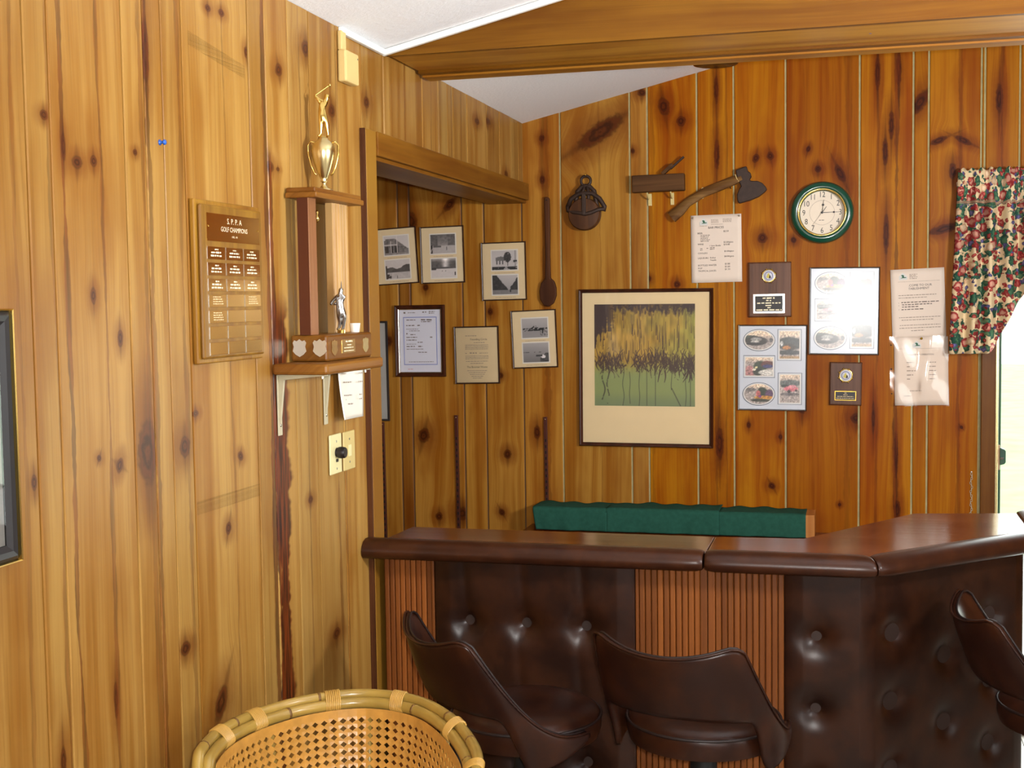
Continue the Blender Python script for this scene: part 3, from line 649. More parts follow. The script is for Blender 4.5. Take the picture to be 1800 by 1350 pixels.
# padded rail: profile (outward distance, height)
RP = [(0.0, 1.058), (0.004, 1.067), (0.020, 1.074), (0.042, 1.074), (0.060, 1.068), (0.073, 1.056), (0.078, 1.042), (0.075, 1.029), (0.066, 1.021), (0.050, 1.018), (0.0, 1.018)]
def rail(p0, p1, n0, n1, pinch0=True, pinch1=True, nseg=28):
    """p0,p1 ends on the wood edge; n0,n1 outward directions at the ends (mitres)"""
    b = MB(); m = len(RP); vs = []
    L = (Vector(p1)-Vector(p0)).length
    for i in range(nseg+1):
        t = i/nseg; t = t*t*(3-2*t); p = Vector(p0).lerp(Vector(p1), t); nn = Vector(n0).lerp(Vector(n1), t)
        d = min(t*L if pinch0 else 9, (1-t)*L if pinch1 else 9); sc = 1.0 if d > 0.05 else 0.80+0.20*math.sqrt(max(0, 1-(1-d/0.05)**2))
        for (o_, z) in RP:
            zz = 1.046+(z-1.046)*sc; vs.append((p.x+nn.x*o_*(0.55+0.45*sc), p.y+nn.y*o_*(0.55+0.45*sc), zz))
    fs = [(i*m+k, i*m+(k+1) % m, (i+1)*m+(k+1) % m, (i+1)*m+k) for i in range(nseg) for k in range(m)]
    fs += [tuple(range(m)), tuple(range((nseg+1)*m-1, nseg*m-1, -1))]
    return b.add(vs, fs).build('padded_rail', M['leather_rail'], bar, smooth='auto')
mit = (math.tan(math.radians(22.5)), -1.0, 0)
rail((0.001, -1.872, 0), (0.970, -1.872, 0), (0, -1, 0), (0, -1, 0), False, True)
rail((0.976, -1.872, 0), (1.391, -1.872, 0), (0, -1, 0), mit, True, True)
mit2 = (1.0, -math.tan(math.radians(22.5)), 0)
rail((1.395, -1.870, 0), (1.857, -1.408, 0), (mit[0], -1, 0), mit2, True, True)
rail((1.857, -1.404, 0), (1.857, -1.056, 0), mit2, (1, 0, 0), True, True)
# carcass behind the front, and its plinth
MB().slab([(0.032, -1.842), (1.37, -1.842), (1.81, -1.40), (1.81, -1.13), (1.60, -1.17), (1.28, -1.60), (0.04, -1.65)], 0.0, 1.029).build('carcass', M['slat_gap'], bar)
# fluted front: upright slats
def slats(x0, x1):
    n = max(1, round((x1-x0)/0.0165)); wd = (x1-x0)/n; me = None
    for i in range(n):
        h = wd/2-0.0007
        if me is None:
            b = MB(); sec = [(-h, -1.843), (-h, -1.8545), (-h*0.62, -1.8575), (h*0.62, -1.8575), (h, -1.8545), (h, -1.843)]
            b.add([(p[0], p[1], 0.09) for p in sec]+[(p[0], p[1], 1.028) for p in sec], [tuple(range(6)), tuple(range(11, 5, -1))]+[(k, 6+k, 6+(k+1) % 6, (k+1) % 6) for k in range(6)])
            o = b.build('slat', M['bar_slat'], bar); me = o.data
        else: o = bpy.data.objects.new('slat', me); C.objects.link(o); o.parent = bar
        o.location.x = x0+wd*(i+.5)
slats(0.034, 0.180); slats(0.785, 0.955); slats(0.995, 1.180)
for a_, b_ in ((0.180, 0.188), (0.776, 0.785), (0.955, 0.974), (0.976, 0.995)): MB().box(a_, b_, -1.859, -1.843, 0.09, 1.028).build('stile', M['bar_slat'], bar, bevel=0.002)
MB().slab([(0.032, -1.856), (1.374, -1.856), (1.83, -1.40), (1.83, -1.13), (1.80, -1.13), (1.36, -1.842), (0.032, -1.842)], 0.0, 0.09).build('plinth', M['leather'], bar, bevel=0.002)
# tufted leather panels
def tuft(orig, dirv, nrm, L, pts, folds, thick=0.03, z0=0.09, z1=1.027, nu=150, nv=150, seam_end=False):
    o = Vector(orig); d = Vector(dirv); n = Vector(nrm); b = MB()
    def h(u, z):
        e = min(u, L-u) if not seam_end else u; v = thick*(0.35+0.65*min(1, max(0, e)/0.05)**0.5)
        for (pu, pz) in pts:
            r2 = ((u-pu)**2+(z-pz)**2)
            v -= 0.020*math.exp(-r2/(2*0.030**2)) + 0.012*math.exp(-r2/(2*0.010**2))
            for s_, q in folds:
                if z > pz+0.0:
                    uu = u-pu-s_*(z-pz); v -= q*math.exp(-(uu/0.010)**2/2)*math.exp(-(z-pz)/0.30)
                else:
                    uu = u-pu-s_*(z-pz); v -= q*0.5*math.exp(-(uu/0.014)**2/2)*math.exp((z-pz)/0.05)
            # crossways pull between neighbouring buttons
            v -= 0.0035*math.exp(-((z-pz)/0.014)**2/2)*math.exp(-abs(u-pu)/0.05)
        return v
    vs = []
    for j in range(nv):
        z = z0+(z1-z0)*j/(nv-1)
        for i in range(nu):
            u = L*i/(nu-1); hh = h(u, z); p = o+d*u+n*hh; vs.append((p.x, p.y, z))
    fs = [(j*nu+i, j*nu+i+1, (j+1)*nu+i+1, (j+1)*nu+i) for j in range(nv-1) for i in range(nu-1)]
    b.add(vs, fs)
    # close the sides against the carcass
    for i in (0, nu-1):
        st = [vs[j*nu+i] for j in range(0, nv, 10)]+[vs[(nv-1)*nu+i]]; u = L*i/(nu-1); bk = [tuple(o+d*u)[:2]+(p[2],) for p in st]
        b.add(st+bk, [(k, k+1, len(st)+k+1, len(st)+k) for k in range(len(st)-1)])
    pan = b.build('tufted_panel', M['leather'], bar, smooth=True)
    me = None; yaw = math.atan2(n.y, n.x)+math.pi/2
    for (pu, pz) in pts:
        p = o+d*pu+n*(h(pu, pz)+0.003)
        if me is None:
            q = MB(); q.lathe([(0.0005, 0.0066), (0.003, 0.0062), (0.0055, 0.0050), (0.0075, 0.0028), (0.0086, 0.0), (0.0086, -0.007)], 14, axis='y'); bo = q.build('button', M['leather'], pan, smooth=True); me = bo.data
        else: bo = bpy.data.objects.new('button', me); C.objects.link(bo); bo.parent = pan
        bo.location = (p.x, p.y, pz); bo.rotation_euler = (0, 0, yaw)
    return pan
P1 = [(u_, z_) for z_ in (0.832, 0.440) for u_ in (0.103, 0.272, 0.446)]+[(u_, 0.636) for u_ in (0.015+0.02, 0.56)][:0]
tuft((0.188, -1.845, 0), (1, 0, 0), (0, -1, 0), 0.588, P1, [(-0.06, 0.0045)], thick=0.024)
tuft((1.180, -1.845, 0), (1, 0, 0), (0, -1, 0), 0.196, [(0.085, 0.838), (0.083, 0.640), (0.083, 0.445)], [(0.0, 0.0)], seam_end=True, nu=70, thick=0.022)
dd = (SQ, SQ, 0); nn_ = (SQ, -SQ, 0)
tuft((1.366, -1.836, 0), dd, nn_, 0.665, [(0.13, 0.834), (0.125, 0.645), (0.125, 0.455), (0.335, 0.742), (0.335, 0.55), (0.52, 0.831), (0.52, 0.642), (0.52, 0.455)], [(0.0, 0.0)], nu=150, thick=0.022)

# ------------------------------------------------------------------ back counter and the green draped box
bc = thing('back_counter', 'low wooden back counter standing behind the bar', 'counter', (0.66, 0, 0))
MB().box(-0.64, 0.70, -0.44, -0.014, 0.76, 0.790).build('counter_top', M['bar_top'], bc, bevel=0.003)
MB().box(-0.62, 0.68, -0.40, -0.015, 0.0, 0.759).build('cabinet', M['walnut'], bc, bevel=0.002)
for i in range(3):
    dr = MB().box(-0.60+i*0.425, -0.19+i*0.425, -0.416, -0.4005, 0.08, 0.74).build('door', M['walnut'], bc, bevel=0.003)
    MB().lathe([(0.001, 0.022), (0.012, 0.018), (0.012, 0.012), (0.005, 0.006), (0.005, 0.0)], 12, (-0.23+i*0.425, -0.416, 0.62), 'y').build('knob', M['brass_bright'], dr, smooth=True)
gb = thing('draped_box', 'long wooden box draped in green cloth against the wall behind the bar', 'box', (0.0, 0, 0.7905))
MB().box(0.10, 1.214, -0.156, -0.014, 0.001, 0.0925).build('box', M['raw_wood'], gb, bevel=0.002)
def drape(x0, x1, seed, zt, end0=0.0):
    q = random.Random(seed); ph = [q.uniform(0, 6.28) for _ in range(4)]
    def fn(u, v):
        x = x0+(x1-x0)*u; wv = 0.0035*math.sin(x*34+ph[0])+0.003*math.sin(x*71+ph[1])
        if v < 0.42:
            t = v/0.42; y = -0.018-0.150*t; z = zt+0.002*math.sin(x*25+ph[2])*(1-t)+0.003*math.sin(x*60+ph[3])*(1-t)
            if t < 0.12: y += 0.006*math.sin(x*40+ph[1])
            return (x, y, z)
        t = (v-0.42)/0.58; sk = end0*t*(1-u)
        return (x+sk, -0.168-0.004*math.sin(t*2.5)-wv*t, zt-0.004-(zt-0.008)*t)
    o = MB().grid(fn, 44, 26).build('cloth_panel', M['green_cloth'], gb, smooth=True)
    md = o.modifiers.new('thick', 'SOLIDIFY'); md.thickness = 0.0025; md.offset = 1
drape(0.062, 0.378, 1, 0.0965, 0.014); drape(0.374, 0.838, 2, 0.0990); drape(0.835, 1.180, 3, 0.0955)

# ------------------------------------------------------------------ bar stools
def make_stool():
    r = thing('bar_stool', 'x', 'stool')
    SH = 0.715
    prof = [(0.002, SH-0.075), (0.165, SH-0.075), (0.186, SH-0.068), (0.193, SH-0.045), (0.193, SH-0.022), (0.187, SH-0.010), (0.170, SH+0.003), (0.12, SH+0.012), (0.06, SH+0.015), (0.002, SH+0.016)]
    seat = MB().lathe(prof, 40).build('seat', M['leather_stool'], r, smooth='auto')
    MB().tube([(0.1925*math.cos(a), 0.1925*math.sin(a), SH-0.016) for a in [2*math.pi*i/48 for i in range(48)]], 0.0038, 6, closed=True).build('piping', M['seam'], seat, smooth=True)
    MB().lathe([(0.11, SH-0.083), (0.11, SH-0.076), (0.05, SH-0.0765)], 24).build('swivel_plate', M['black_metal'], r)
    MB().lathe([(0.034, 0.02), (0.034, SH-0.084)], 20).build('post', M['black_metal'], r, smooth='auto')
    MB().lathe([(0.215, 0.0), (0.215, 0.008), (0.19, 0.018), (0.06, 0.034), (0.036, 0.05), (0.036, 0.021), (0.001, 0.02)], 32).build('base', M['black_metal'], r, smooth='auto')
    MB().tube([(0.16*math.cos(a), 0.16*math.sin(a), 0.27) for a in [2*math.pi*i/40 for i in range(40)]], 0.011, 8, closed=True).build('foot_ring', M['chrome'], r, smooth=True)
    for k in range(4):
        a = math.pi/4+k*math.pi/2; MB().tube([(0.032*math.cos(a), 0.032*math.sin(a), 0.27), (0.155*math.cos(a), 0.155*math.sin(a), 0.27)], 0.007, 6).build('spoke', M['chrome'], r, smooth=True)
    # curved low back: phi = 0 at the middle of the back (towards -y)
    PH = math.radians(112)
    def top(p):
        a = abs(math.degrees(p))
        if a < 30: return SH+0.208+0.028*(a/30)**2
        if a < 37: t = (a-30)/7; return SH+0.236+0.006*t-0.014*t*t
        t = (a-37)/75; return SH+0.228-0.250*(1-(1-t)**2.9)
    def bot(p):
        a = abs(math.degrees(p))
        if a < 46: return SH+0.052-0.012*(a/46)**2
        if a < 66: t = (a-46)/20; return SH+0.040-0.135*(t*t*(3-2*t))
        t = (a-66)/46; return SH-0.095+0.055*t**1.6
    def surf(p, z, off):
        a = abs(math.degrees(p)); hz = (z-(SH-0.06))
        lean = 0.36*max(0, hz)*max(0.10, math.cos(p*0.85))
        rad = 0.212+lean+off - 0.012*S(np.float64(a), 60, 110)
        # flatter across the back, ears turned a little outward
        x = rad*math.sin(p)*1.02; y = -rad*math.cos(p)*(0.97)
        return (x, y, z)
    nu, nv = 72, 16; TH = 0.013
    def ring(p):
        t_, b_ = top(p), bot(p); out = []
        for i in range(nv): z = b_+(t_-b_)*i/(nv-1); e = math.sin(math.pi*i/(nv-1))**0.5 if 0 < i < nv-1 else 0; out.append(surf(p, z, TH*(0.35+0.65*e)))
        for i in range(nv-1, -1, -1): z = b_+(t_-b_)*i/(nv-1); e = math.sin(math.pi*i/(nv-1))**0.5 if 0 < i < nv-1 else 0; out.append(surf(p, z, -TH*(0.35+0.65*e)))
        return out
    vs = []; m = 2*nv
    for i in range(nu+1):
        vs += ring(-PH+2*PH*i/nu)
    fs = [(i*m+k, i*m+(k+1) % m, (i+1)*m+(k+1) % m, (i+1)*m+k) for i in range(nu) for k in range(m)]
    fs += [tuple(range(m)), tuple(range((nu+1)*m-1, nu*m-1, -1))]
    bk = MB().add(vs, fs).build('backrest', M['leather_stool'], r, smooth=True)
    for o_ in (-0.6, 0.6):
        pts = []
        for i in range(nu+1):
            p = -PH+2*PH*i/nu; q = surf(p, top(p)+0.0005, TH*o_); pts.append(q)
        MB().tube(pts, 0.0032, 6).build('piping', M['seam'] if o_ < 0 else M['leather_stool'], bk, smooth=True)
    return r
st = make_stool()
STOOLS = [(0.550, -2.215, -50, 'dark leather bar stool nearest the left wall, partly behind the rattan chair'),
          (0.995, -2.150, -14, 'dark leather bar stool with its back to the room, between two other stools'),
          (1.915, -1.855, -83, 'dark leather bar stool cut off by the right edge, at the angled bar end')]
for i, (x, y_, a, lb) in enumerate(STOOLS):
    o = st if i == 0 else copy_tree(st)
    o.location = (x, y_, 0); o.rotation_euler = (0, 0, math.radians(a)); o['label'] = lb; o['group'] = 'leather bar stools along the bar'

# ------------------------------------------------------------------ rattan tub chair
RX = [(0.235, -3.330), (0.155, -3.205), (0.119, -3.115), (0.108, -3.010), (0.136, -2.895), (0.208, -2.785), (0.318, -2.722), (0.445, -2.745), (0.556, -2.845), (0.640, -2.975), (0.683, -3.087), (0.690, -3.200), (0.672, -3.320)]
def crv(P, n):
    out = []; P = [Vector((p[0], p[1], p[2] if len(p) > 2 else 0)) for p in P]; m = len(P)-1
    for i in range(n):
        t = i/(n-1)*m; k = min(int(t), m-1); f = t-k; p0 = P[max(k-1, 0)]; p1 = P[k]; p2 = P[k+1]; p3 = P[min(k+2, m)]
        out.append(0.5*((2*p1)+(p2-p0)*f+(2*p0-5*p1+4*p2-p3)*f*f+(3*p1-p0-3*p2+p3)*f**3))
    return out
rc = thing('rattan_chair', 'round rattan tub chair with a woven cane back, beside the left wall', 'chair', (0.40, -3.04, 0))
cc = Vector((0.40, -3.04, 0))
NR = 97
rim = crv(RX, NR)
def rimz(i):
    s_ = abs(i/(NR-1)-0.5)*2; return 0.882-0.012*s_**2-0.16*max(0, s_-0.72)/0.28
def offs(i, inn, dz):
    p = rim[i]; d = (Vector((0.405, -3.05, 0))-p); d.z = 0; d.normalize(); q = p+d*inn; return (q.x-cc.x, q.y-cc.y, rimz(i)+dz)
outer = [offs(i, 0.004, 0.004) for i in range(NR)]; inner = [offs(i, 0.022, -0.010) for i in range(NR)]
MB().tube(outer, 0.0115, 10).build('outer_rim', M['rattan'], rc, smooth=True)
MB().tube(inner, 0.0125, 10).build('inner_rim', M['rattan'], rc, smooth=True)
for k in (9, 17, 27, 36, 41, 56, 63, 71, 76, 84):
    src = outer if k % 2 else inner; r_ = 0.0120 if k % 2 else 0.0130
    MB().tube([src[k], tuple(Vector(src[k]).lerp(Vector(src[k+1]), 0.35))], r_, 10).build('cane_joint', M['rattan_joint'], rc, smooth=True)
for k in (23, 31, 43, 53, 66, 80):
    t_ = (Vector(outer[min(k+1, NR-1)])-Vector(outer[k-1])).normalized(); mid = (Vector(outer[k])+Vector(inner[k]))/2
    ax = (Vector(inner[k])-Vector(outer[k])); hl = ax.length/2+0.0130; ax.normalize(); up = t_.cross(ax).normalized(); b = MB()
    for j in range(8):
        c_ = mid+t_*(j-3.5)*0.0042
        loop = [c_+ax*(math.cos(q)*hl)+up*(math.sin(q)*0.0140) for q in [2*math.pi*i/20 for i in range(20)]]
        b.tube(loop, 0.0022, 6, closed=True)
    b.build('rim_binding', M['rattan_wrap'], rc, smooth=True)
# woven cane sheet hanging inside the rim: an open lattice with real holes
NU, NV = 66, 28
def cane(u, v):
    i = u*(NR-1); k = min(int(i), NR-2); f = i-k; p = Vector(offs(k, 0.036, -0.018)).lerp(Vector(offs(k+1, 0.036, -0.018)), f)
    d = Vector((0.405-cc.x, -3.05-cc.y, 0))-p; d.z = 0; d.normalize()
    return p+d*(0.10*v**1.5+0.012*math.sin(v*3.1))+Vector((0, 0, -0.46*v))
b = MB()
vs = []; fs = []
def cell(i, j):
    c = [cane((i+a_)/NU, (j+b_)/NV) for a_, b_ in ((0, 0), (1, 0), (1, 1), (0, 1))]; mid = (c[0]+c[1]+c[2]+c[3])/4
    n0 = len(vs); hole = 0.72 if (1 <= j) else 0.0
    mids = [(c[0]+c[1])/2, (c[1]+c[2])/2, (c[2]+c[3])/2, (c[3]+c[0])/2]
    nrm_ = (c[1]-c[0]).cross(c[3]-c[0]); nrm_.normalize()
    if hole == 0: vs.extend(c); fs.append((n0, n0+1, n0+2, n0+3)); return
    din = [mid+(m_-mid)*hole for m_ in mids]
    vs.extend([c[0]+nrm_*0.0008, c[1]+nrm_*0.0008, c[2]+nrm_*0.0008, c[3]+nrm_*0.0008]); vs.extend(mids); vs.extend(din)
    fs.extend([(n0, n0+4, n0+8, n0+11), (n0, n0+11, n0+7), (n0+4, n0+1, n0+9, n0+8), (n0+1, n0+5, n0+9), (n0+5, n0+2, n0+10, n0+9), (n0+2, n0+6, n0+10), (n0+6, n0+3, n0+11, n0+10), (n0+3, n0+7, n0+11)])
for j in range(NV):
    for i in range(NU): cell(i, j)
co = b.add(vs, fs).build('woven_cane', M['cane'], rc, fix=False); co['kind'] = 'stuff'
md = co.modifiers.new('thick', 'SOLIDIFY'); md.thickness = 0.002
# seat, base and uprights (below the frame of the photograph)
MB().lathe([(0.002, 0.36), (0.22, 0.36), (0.235, 0.38), (0.235, 0.42), (0.215, 0.445), (0.12, 0.458), (0.002, 0.46)], 36, (0.0, -0.02, 0)).build('seat_cushion', M['cushion'], rc, smooth='auto')
MB().tube([(0.24*math.cos(a), 0.24*math.sin(a)-0.02, 0.345) for a in [2*math.pi*i/40 for i in range(40)]], 0.014, 8, closed=True).build('seat_ring', M['rattan'], rc, smooth=True)
MB().tube([(0.23*math.cos(a), 0.23*math.sin(a)-0.02, 0.014) for a in [2*math.pi*i/40 for i in range(40)]], 0.014, 8, closed=True).build('base_ring', M['rattan'], rc, smooth=True)
for k in range(8):
    a = 2*math.pi*k/8; MB().tube([(0.23*math.cos(a), 0.23*math.sin(a)-0.02, 0.02), (0.20*math.cos(a), 0.20*math.sin(a)-0.02, 0.18), (0.235*math.cos(a), 0.235*math.sin(a)-0.02, 0.34)], 0.011, 8).build('leg', M['rattan'], rc, smooth=True)
for k in (6, 20, 34, 48, 62, 76, 90):
    p = Vector(outer[k]); q_ = Vector((0, -0.02, 0))+(Vector((p.x, p.y+0.02, 0)).normalized()*0.25); q_.z = 0.345
    MB().tube([p, p.lerp(q_, 0.5)+Vector((p.x, p.y, 0)).normalized()*0.01, q_], 0.010, 8).build('upright', M['rattan'], rc, smooth=True)
# ------------------------------------------------------------------ framed things on the back wall
def frame_sides(par, w_, h_, fw, dep, mat, name='frame', bev=0.0015):
    """four mitred mouldings joined into one frame; outer size w_ x h_, face towards -y"""
    b = MB(); W, H = w_/2, h_/2; o = [(-W, -H), (W, -H), (W, H), (-W, H)]; i_ = [(-W+fw, -H+fw), (W-fw, -H+fw), (W-fw, H-fw), (-W+fw, H-fw)]
    for k in range(4):
        j = (k+1) % 4; sec = []
        vs = []
        for (P, Q) in ((o[k], i_[k]), (o[j], i_[j])):
            f = lambda t, y: (P[0]+(Q[0]-P[0])*t, y, P[1]+(Q[1]-P[1])*t)
            vs += [f(0, -0.002), f(0, -dep*0.75), f(0.25, -dep), f(0.6, -dep*0.92), f(1, -dep*0.6), f(1, -0.002)]
        b.add(vs, [(a, 6+a, 6+(a+1) % 6, (a+1) % 6) for a in range(6)]+[tuple(range(6)), tuple(range(11, 5, -1))])
    return b.build(name, mat, par)
def panel(par, name, mat, x0, x1, z0, z1, y0, y1, bevel=0.0):
    return MB().box(x0, x1, min(y0, y1), max(y0, y1), z0, z1).build(name, mat, par, bevel=bevel)
def pane(par, w_, h_, y): return MB().add([(-w_/2, y, -h_/2), (w_/2, y, -h_/2), (w_/2, y, h_/2), (-w_/2, y, h_/2)], [(0, 1, 2, 3)]).build('pane', M['glass'], par)

# --- pictures printed in black and white
def ph_hotel(U, V):
    G = 205-10*V; n = fbm(U, V, 14, 3)
    roof = 1.0-0.62*np.clip((U-0.45)/0.5, 0, 1); m = V < roof*0.86-0.10*(U < 0.05)
    G = np.where(m, 70+90*n, G); G = np.where(m & (np.abs(V-0.52) < 0.03) & (U < 0.55), 190, G); G = np.where(m & (V < 0.48) & (V > 0.1) & (np.abs((U*5) % 1-0.5) < 0.32) & (U < 0.6), 45+30*n, G)
    G = np.where((np.abs(U-0.53) < 0.012) | ((np.abs(U-0.27) < 0.012) & (V < 0.75)), 215, G); G = np.where((V < 0.1), 170-60*n, G)
    return bw(G)
def ph_ridge(U, V):
    n = fbm(U, V, 9, 1); ridge = 0.52+0.18*U+0.10*np.sin(U*9)*0.5+0.08*(vn(U, V*0, 12, 2)-0.5)
    G = np.where(V < ridge, 62+40*n, 188+12*n); G = np.where(V < 0.36, 196-30*n, G); G = np.where((U < 0.06) & (V < 0.7), 60, G); G = np.where((U < 0.22) & (V < 0.25) & (n > 0.45), 60, G); G = np.where((np.abs(U-0.46) < 0.014) & (V > 0.03) & (V < 0.16), 25, G)
    return bw(G)
def ph_rink(U, V):
    n = fbm(U, V, 11, 4); G = np.where(V > 0.42, 72+60*n+70*(1-V)*(U > 0.3)*(U < 0.7), 168+14*n); G = np.where((np.abs(V-0.36) < 0.05) & (U > 0.1) & (U < 0.42), 96, G); G = np.where((U < 0.09) & (V < 0.45) & (n > 0.4), 48, G); G = np.where((np.abs(U-0.65) < 0.013) & (V > 0.18) & (V < 0.34), 30, G); return bw(G)
def ph_trees(U, V):
    n = fbm(U, V, 10, 6); t = np.exp(-((U-0.58)/0.13)**2); G = np.where(V > 0.48, 70+50*n+120*t*(V > 0.55)+60*S(V, .8, 1), 196+8*n); G = np.where((V < 0.52) & (V > 0.40) & (U < 0.2), 70, G); G = np.where((np.abs(U-0.97) < 0.02) & (V > 0.1) & (V < 0.28), 40, G); G = np.where(((np.abs(U-0.45) < 0.01) | (np.abs(U-0.58) < 0.01)) & (V > 0.31) & (V < 0.38), 90, G); return bw(G)
def ph_house(U, V):
    n = fbm(U, V, 10, 8); G = 196-8*V
    roof = (V > 0.46) & (V < 0.70-0.25*np.abs(U-0.36)) & (U > 0.14) & (U < 0.60); G = np.where(roof, 104+20*n, G); wall_ = (V > 0.2) & (V <= 0.46) & (U > 0.16) & (U < 0.95); G = np.where(wall_, 188, G)
    G = np.where(wall_ & (V > 0.28) & (np.abs((U*8) % 1-0.5) < 0.18) & (U < 0.5), 80, G)
    tr = ((U-0.62)**2/0.022+(V-0.66)**2/0.075) < 1; G = np.where(tr & (n > 0.28), 50+40*n, G); G = np.where((np.abs(U-0.62) < 0.012) & (V > 0.2) & (V < 0.6), 50, G)
    G = np.where((np.abs(U-0.93) < 0.01), 90, G); G = np.where((U > 0.85) & (V < 0.5) & (n > 0.45), 70, G); G = np.where(V < 0.17, np.where(n > 0.42, 55, 165), G); return bw(G)
def ph_avenue(U, V):
    n = fbm(U, V, 10, 11); G = 186-30*(1-V); vpx = 0.62; l = (U < vpx) & (V > 0.24) & (V < 0.26+1.02*(vpx-U)/0.62+0.10*(n-0.5)); r = (U > 0.7) & (V > 0.22) & (V < 0.35+1.8*(U-0.7)+0.2*(n-0.5)); G = np.where(l | r, 42+40*n, G); G = np.where(V < 0.24, 122+18*n, G); G = np.where((np.abs(U-0.71) < 0.03) & (V > 0.1) & (V < 0.26), 50, G); return bw(G)
def ph_crowd(U, V):
    n = fbm(U, V, 16, 13); G = 150+26*V; G = np.where((V > 0.34) & (V < 0.50+0.12*np.exp(-((U-0.5)/0.1)**2)) & (n > 0.42), 40, G); G = np.where((U > 0.72) & (V > 0.12) & (V < 0.34) & (n > 0.48), 40, G); G = np.where(V < 0.34, np.where(G > 100, 150, G), G); return bw(G)
def ph_beach(U, V):
    n = fbm(U, V, 12, 15); G = 120+50*V; G = np.where((np.abs(V-0.52) < 0.02) & (n > 0.5), 60, G); G = np.where((U > 0.66) & (V < 0.48) & (V < 0.1+1.1*(U-0.55)), 50+60*n, G); G = np.where(((U-0.78)**2+(V-0.28)**2) < 0.008, 225, G); G = np.where((np.abs(V-0.34) < 0.04) & (U > 0.5) & (U < 0.75), 66, G); return bw(G)

def photo_frame(label, x, z, w_, h_, ccw, top, bot, matm='mat_cream'):
    r = on_back('photo_frame', label, 'picture frame', x, z, ccw, 'thin framed pairs of old photographs')
    frame_sides(r, w_, h_, 0.0055, 0.014, M['frame_dark'])
    panel(r, 'mount', M[matm], -w_/2+.004, w_/2-.004, -h_/2+.004, h_/2-.004, -0.002, -0.008)
    pw, phh = 0.112, 0.082
    for cz, fn in ((0.047, top), (-0.058, bot)):
        cx = 0.004
        card = panel(r, 'photo_card', M['photo_white'], cx-pw/2-.005, cx+pw/2+.005, cz-phh/2-.005, cz+phh/2+.005, -0.008, -0.0086)
        picture(card, cx-pw/2, cx+pw/2, cz-phh/2, cz+phh/2, -0.0090, fn)
    small_print(r, [(-0.04, 0.05, 0.047-phh/2-.013, 0.0022), (-0.04, 0.05, -0.058-phh/2-.013, 0.0022)], M['ink_soft'], -0.0084, 'caption', 3)
    pane(r, w_-.010, h_-.010, -0.0105)
    return r
photo_frame('thin dark frame of two old photographs, a balconied hotel above a dark ridge', -0.580, 1.955, 0.196, 0.248, 3.0, ph_hotel, ph_ridge)
photo_frame('thin dark frame of two old photographs, a hillside rink above bare trees', -0.367, 1.956, 0.197, 0.247, 1.0, ph_rink, ph_trees)
photo_frame('thin dark frame of two old photographs, a roofed house above a tree-lined road', -0.091, 1.879, 0.198, 0.250, 0.7, ph_house, ph_avenue)
photo_frame('thin dark frame of two old photographs, a row of figures above a shoreline', 0.040, 1.587, 0.198, 0.249, 2.0, ph_crowd, ph_beach)

r = on_back('framed_certificate', 'dark framed pale certificate with a blue printed border', 'certificate', -0.476, 1.582, 0.2)
frame_sides(r, 0.230, 0.314, 0.016, 0.022, M['frame_brown'])
frame_sides(r, 0.200, 0.284, 0.006, 0.014, M['silver'], 'silver_fillet')
panel(r, 'certificate_sheet', M['paper_blue'], -0.099, 0.099, -0.141, 0.141, -0.002, -0.007)
frame_sides(r, 0.158, 0.214, 0.0085, 0.0078, M['blue_ink'], 'printed_border')
for z, a, e, h in ((0.128, -0.075, -0.068, .006),): pass
small_print(r, [(-0.075, -0.066, 0.124, .010), (-0.055, -0.02, 0.124, .003), (0.012, 0.030, 0.126, .006), (0.042, 0.070, 0.128, .004), (0.042, 0.066, 0.121, .004)], M['ink_mid'], -0.0076, 'heading', 4)
small_print(r, [(-0.062, -0.02, 0.092, .004), (0.005, 0.055, 0.092, .007), (0.005, 0.052, 0.084, .004), (-0.064, -0.025, 0.068, .005), (-0.012, 0.0, 0.068, .005), (-0.064, -0.008, 0.052, .003), (-0.05, -0.002, 0.044, .003), (-0.064, -0.058, 0.032, .006), (-0.045, -0.022, 0.028, .004), (-0.064, -0.014, 0.016, .004), (0.045, 0.056, 0.016, .005), (-0.064, -0.018, 0.004, .004), (-0.012, 0.012, -0.006, .004), (-0.064, -0.02, -0.014, .003), (-0.064, -0.025, -0.024, .005), (-0.01, 0.01, -0.024, .005), (-0.064, 0.015, -0.036, .003), (-0.01, 0.03, -0.050, .004), (-0.055, 0.06, -0.092, .003)], M['ink_mid'], -0.0076, 'typed_text', 5)
small_print(r, [(-0.06, -0.035, -0.124, .003)], M['ink_red'], -0.0076, 'red_number', 6)
pane(r, 0.190, 0.274, -0.010)

r = on_back('framed_notice', 'thin dark framed cream notice with printed lines, below the certificate', 'notice', -0.218, 1.519, 0.8)
frame_sides(r, 0.200, 0.250, 0.006, 0.015, M['frame_dark'])
panel(r, 'notice_sheet', M['mat_cream'], -0.096, 0.096, -0.121, 0.121, -0.002, -0.008)
lettering(r, [('Founding Circle', 0.010, 0.068, 0.0125, 'CENTER', 0.95)], M['ink_mid'], -0.0086, 'script_heading')
lettering(r, [('The Boomer House', 0.0, -0.052, 0.0115, 'CENTER', 1.0)], M['ink'], -0.0086, 'bold_line')
rows = [(-0.05, 0.0, 0.084, .004), (-0.012, 0.036, 0.054, .0035)]+[(-0.052, 0.052, 0.044-0.006*k, .0028) for k in range(4)]+[(-0.052, -0.045, 0.008, .004), (-0.032, 0.0, 0.009, .005), (0.012, 0.05, 0.008, .003)]+[(-0.052, 0.052, -0.004-0.006*k, .0028) for k in range(3)]+[(-0.05, 0.05, -0.027, .003), (-0.03, 0.03, -0.036, .003)]+[(-0.045+0.006*k, 0.045-0.006*k, -0.068-0.008*k, .003) for k in range(5)]
